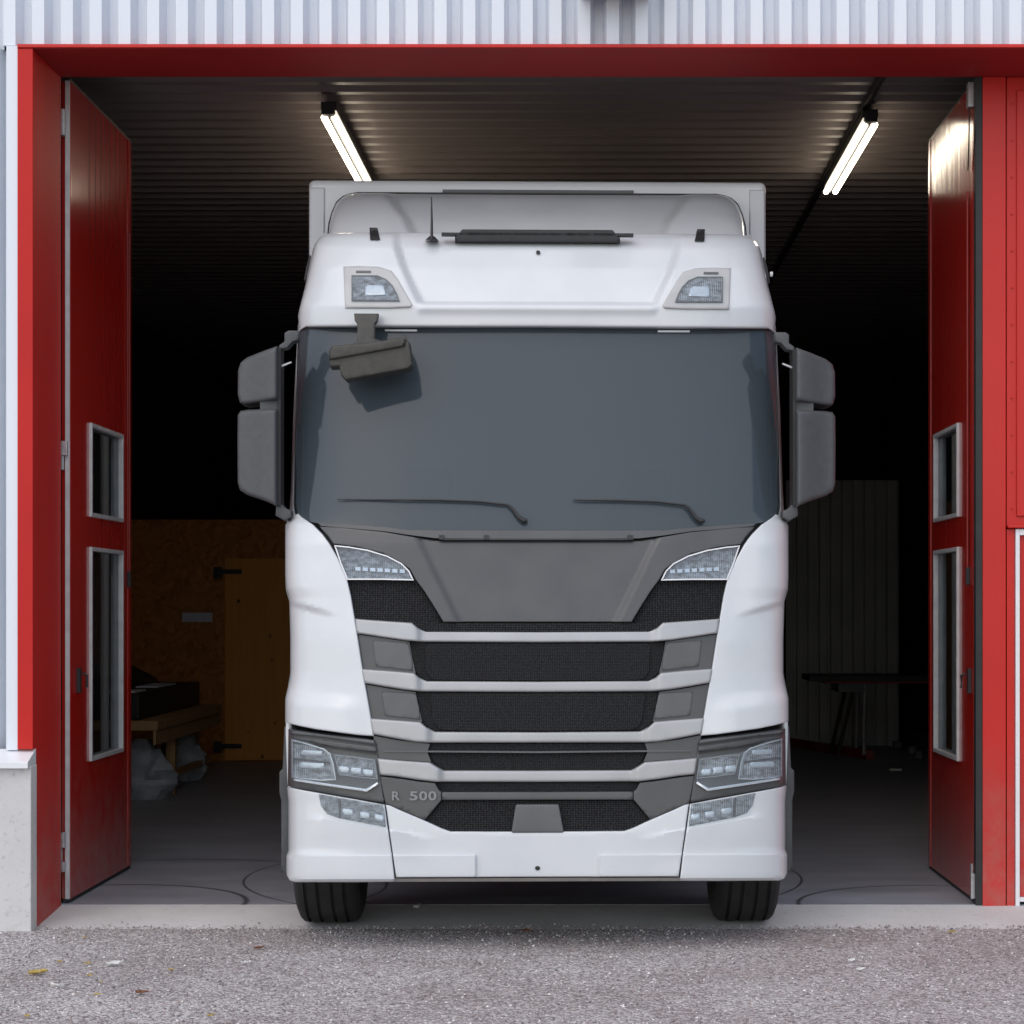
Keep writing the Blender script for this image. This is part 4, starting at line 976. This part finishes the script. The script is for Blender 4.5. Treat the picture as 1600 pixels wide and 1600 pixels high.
# wheels
def wheel(x, y, r=.5, w=.335, hw_=1):
    prof = []
    hw = w / 2
    edge = [(-hw * .90, r - .16), (-hw * 1.0, r - .10), (-hw * .985, r - .055), (-hw * .90, r - .022), (-hw * .80, r - .006)]
    tread = []
    gs = [-.60, -.22, .22, .60]
    xs = [-.80]
    for g in gs:
        c = g * hw; gw = .0075
        tread += [(c - gw - .002, r), (c - gw, r - .014), (c + gw, r - .014), (c + gw + .002, r)]
    prof = [(-hw * .70, r - .22)] + edge + tread + [(-a_, b_) for a_, b_ in edge[::-1]] + [(hw * .70, r - .22)]
    n = 72; v = []; f = []
    for k in range(n):
        t = 2 * math.pi * k / n
        for (u, rr) in prof: v.append((u, math.cos(t) * rr, math.sin(t) * rr))
    m_ = len(prof)
    for k in range(n):
        for j in range(m_ - 1): a_ = k * m_ + j; b_ = ((k + 1) % n) * m_ + j; f.append((a_, a_ + 1, b_ + 1, b_))
        a_ = k * m_ + m_ - 1; b_ = ((k + 1) % n) * m_ + m_ - 1; f.append((a_, k * m_, ((k + 1) % n) * m_, b_))
    wh = empty('wheel', (x, y, r), 0, T)
    mesh_obj('tyre', v, f, 'rubber', wh, smooth=30)
    v = []; f = []
    rp = [(-.10, .285), (-.10, .05), (.02, .05), (.02, .12), (.10, .16), (.13, .285), (.10, .285)] if x > 0 else [(.10, .285), (.10, .05), (-.02, .05), (-.02, .12), (-.10, .16), (-.13, .285), (-.10, .285)]
    for k in range(32):
        t = 2 * math.pi * k / 32
        for (u, rr) in rp: v.append((u, math.cos(t) * rr, math.sin(t) * rr))
    for k in range(32):
        for j in range(7): a_ = k * 7 + j; b_ = k * 7 + (j + 1) % 7; c_ = ((k + 1) % 32) * 7; f.append((a_, b_, c_ + (j + 1) % 7, c_ + j))
    mesh_obj('rim', v, f, 'steel', wh, smooth=30)
for s in (-1, 1):
    wheel(s * 1.098, 0.0)
    wheel(s * 1.0, 4.6, .5, .5)

# ------------------------------------------------------------------ light, world, camera
w = bpy.data.worlds.new('World'); sc.world = w; w.use_nodes = True
nt = w.node_tree; nt.nodes.clear()
sky = nt.nodes.new('ShaderNodeTexSky'); sky.sky_type = 'NISHITA'; sky.sun_disc = False
bg = nt.nodes.new('ShaderNodeBackground'); wo = nt.nodes.new('ShaderNodeOutputWorld')
nt.links.new(sky.outputs[0], bg.inputs[0]); nt.links.new(bg.outputs[0], wo.inputs[0])
EL, AZ = math.radians(50), math.radians(207)      # azimuth from +Y clockwise: behind the camera, to the left
sky.sun_elevation = EL; sky.sun_rotation = AZ
sky.air_density = 1.0; sky.dust_density = 1.5; sky.ozone_density = .25
bg.inputs['Strength'].default_value = .13
sd_ = bpy.data.lights.new('sun', 'SUN'); sd_.energy = 1.9; sd_.angle = math.radians(130); sd_.color = (1, .965, .90)
so = bpy.data.objects.new('sun', sd_); COL.objects.link(so)
dirv = Vector((math.sin(AZ) * math.cos(EL), math.cos(AZ) * math.cos(EL), math.sin(EL)))
so.rotation_euler = dirv.to_track_quat('Z', 'Y').to_euler(); so.location = dirv * 20

cd = bpy.data.cameras.new('camera'); cam = bpy.data.objects.new('camera', cd); COL.objects.link(cam)
cam.location = (0, 0, EYE); cam.rotation_euler = (math.pi / 2, 0, 0)
cd.sensor_width = 36; cd.lens = F / 1600 * 36; cd.shift_x = -(PX - 800) / 1600; cd.shift_y = (PY - 800) / 1600
cd.clip_end = 500; cd.clip_start = .1
sc.camera = cam
sc.render.engine = 'CYCLES'
sc.cycles.use_denoising = True
sc.cycles.max_bounces = 8
sc.view_settings.view_transform = 'Standard'; sc.view_settings.look = 'None'; sc.view_settings.exposure = .20; sc.view_settings.gamma = 1
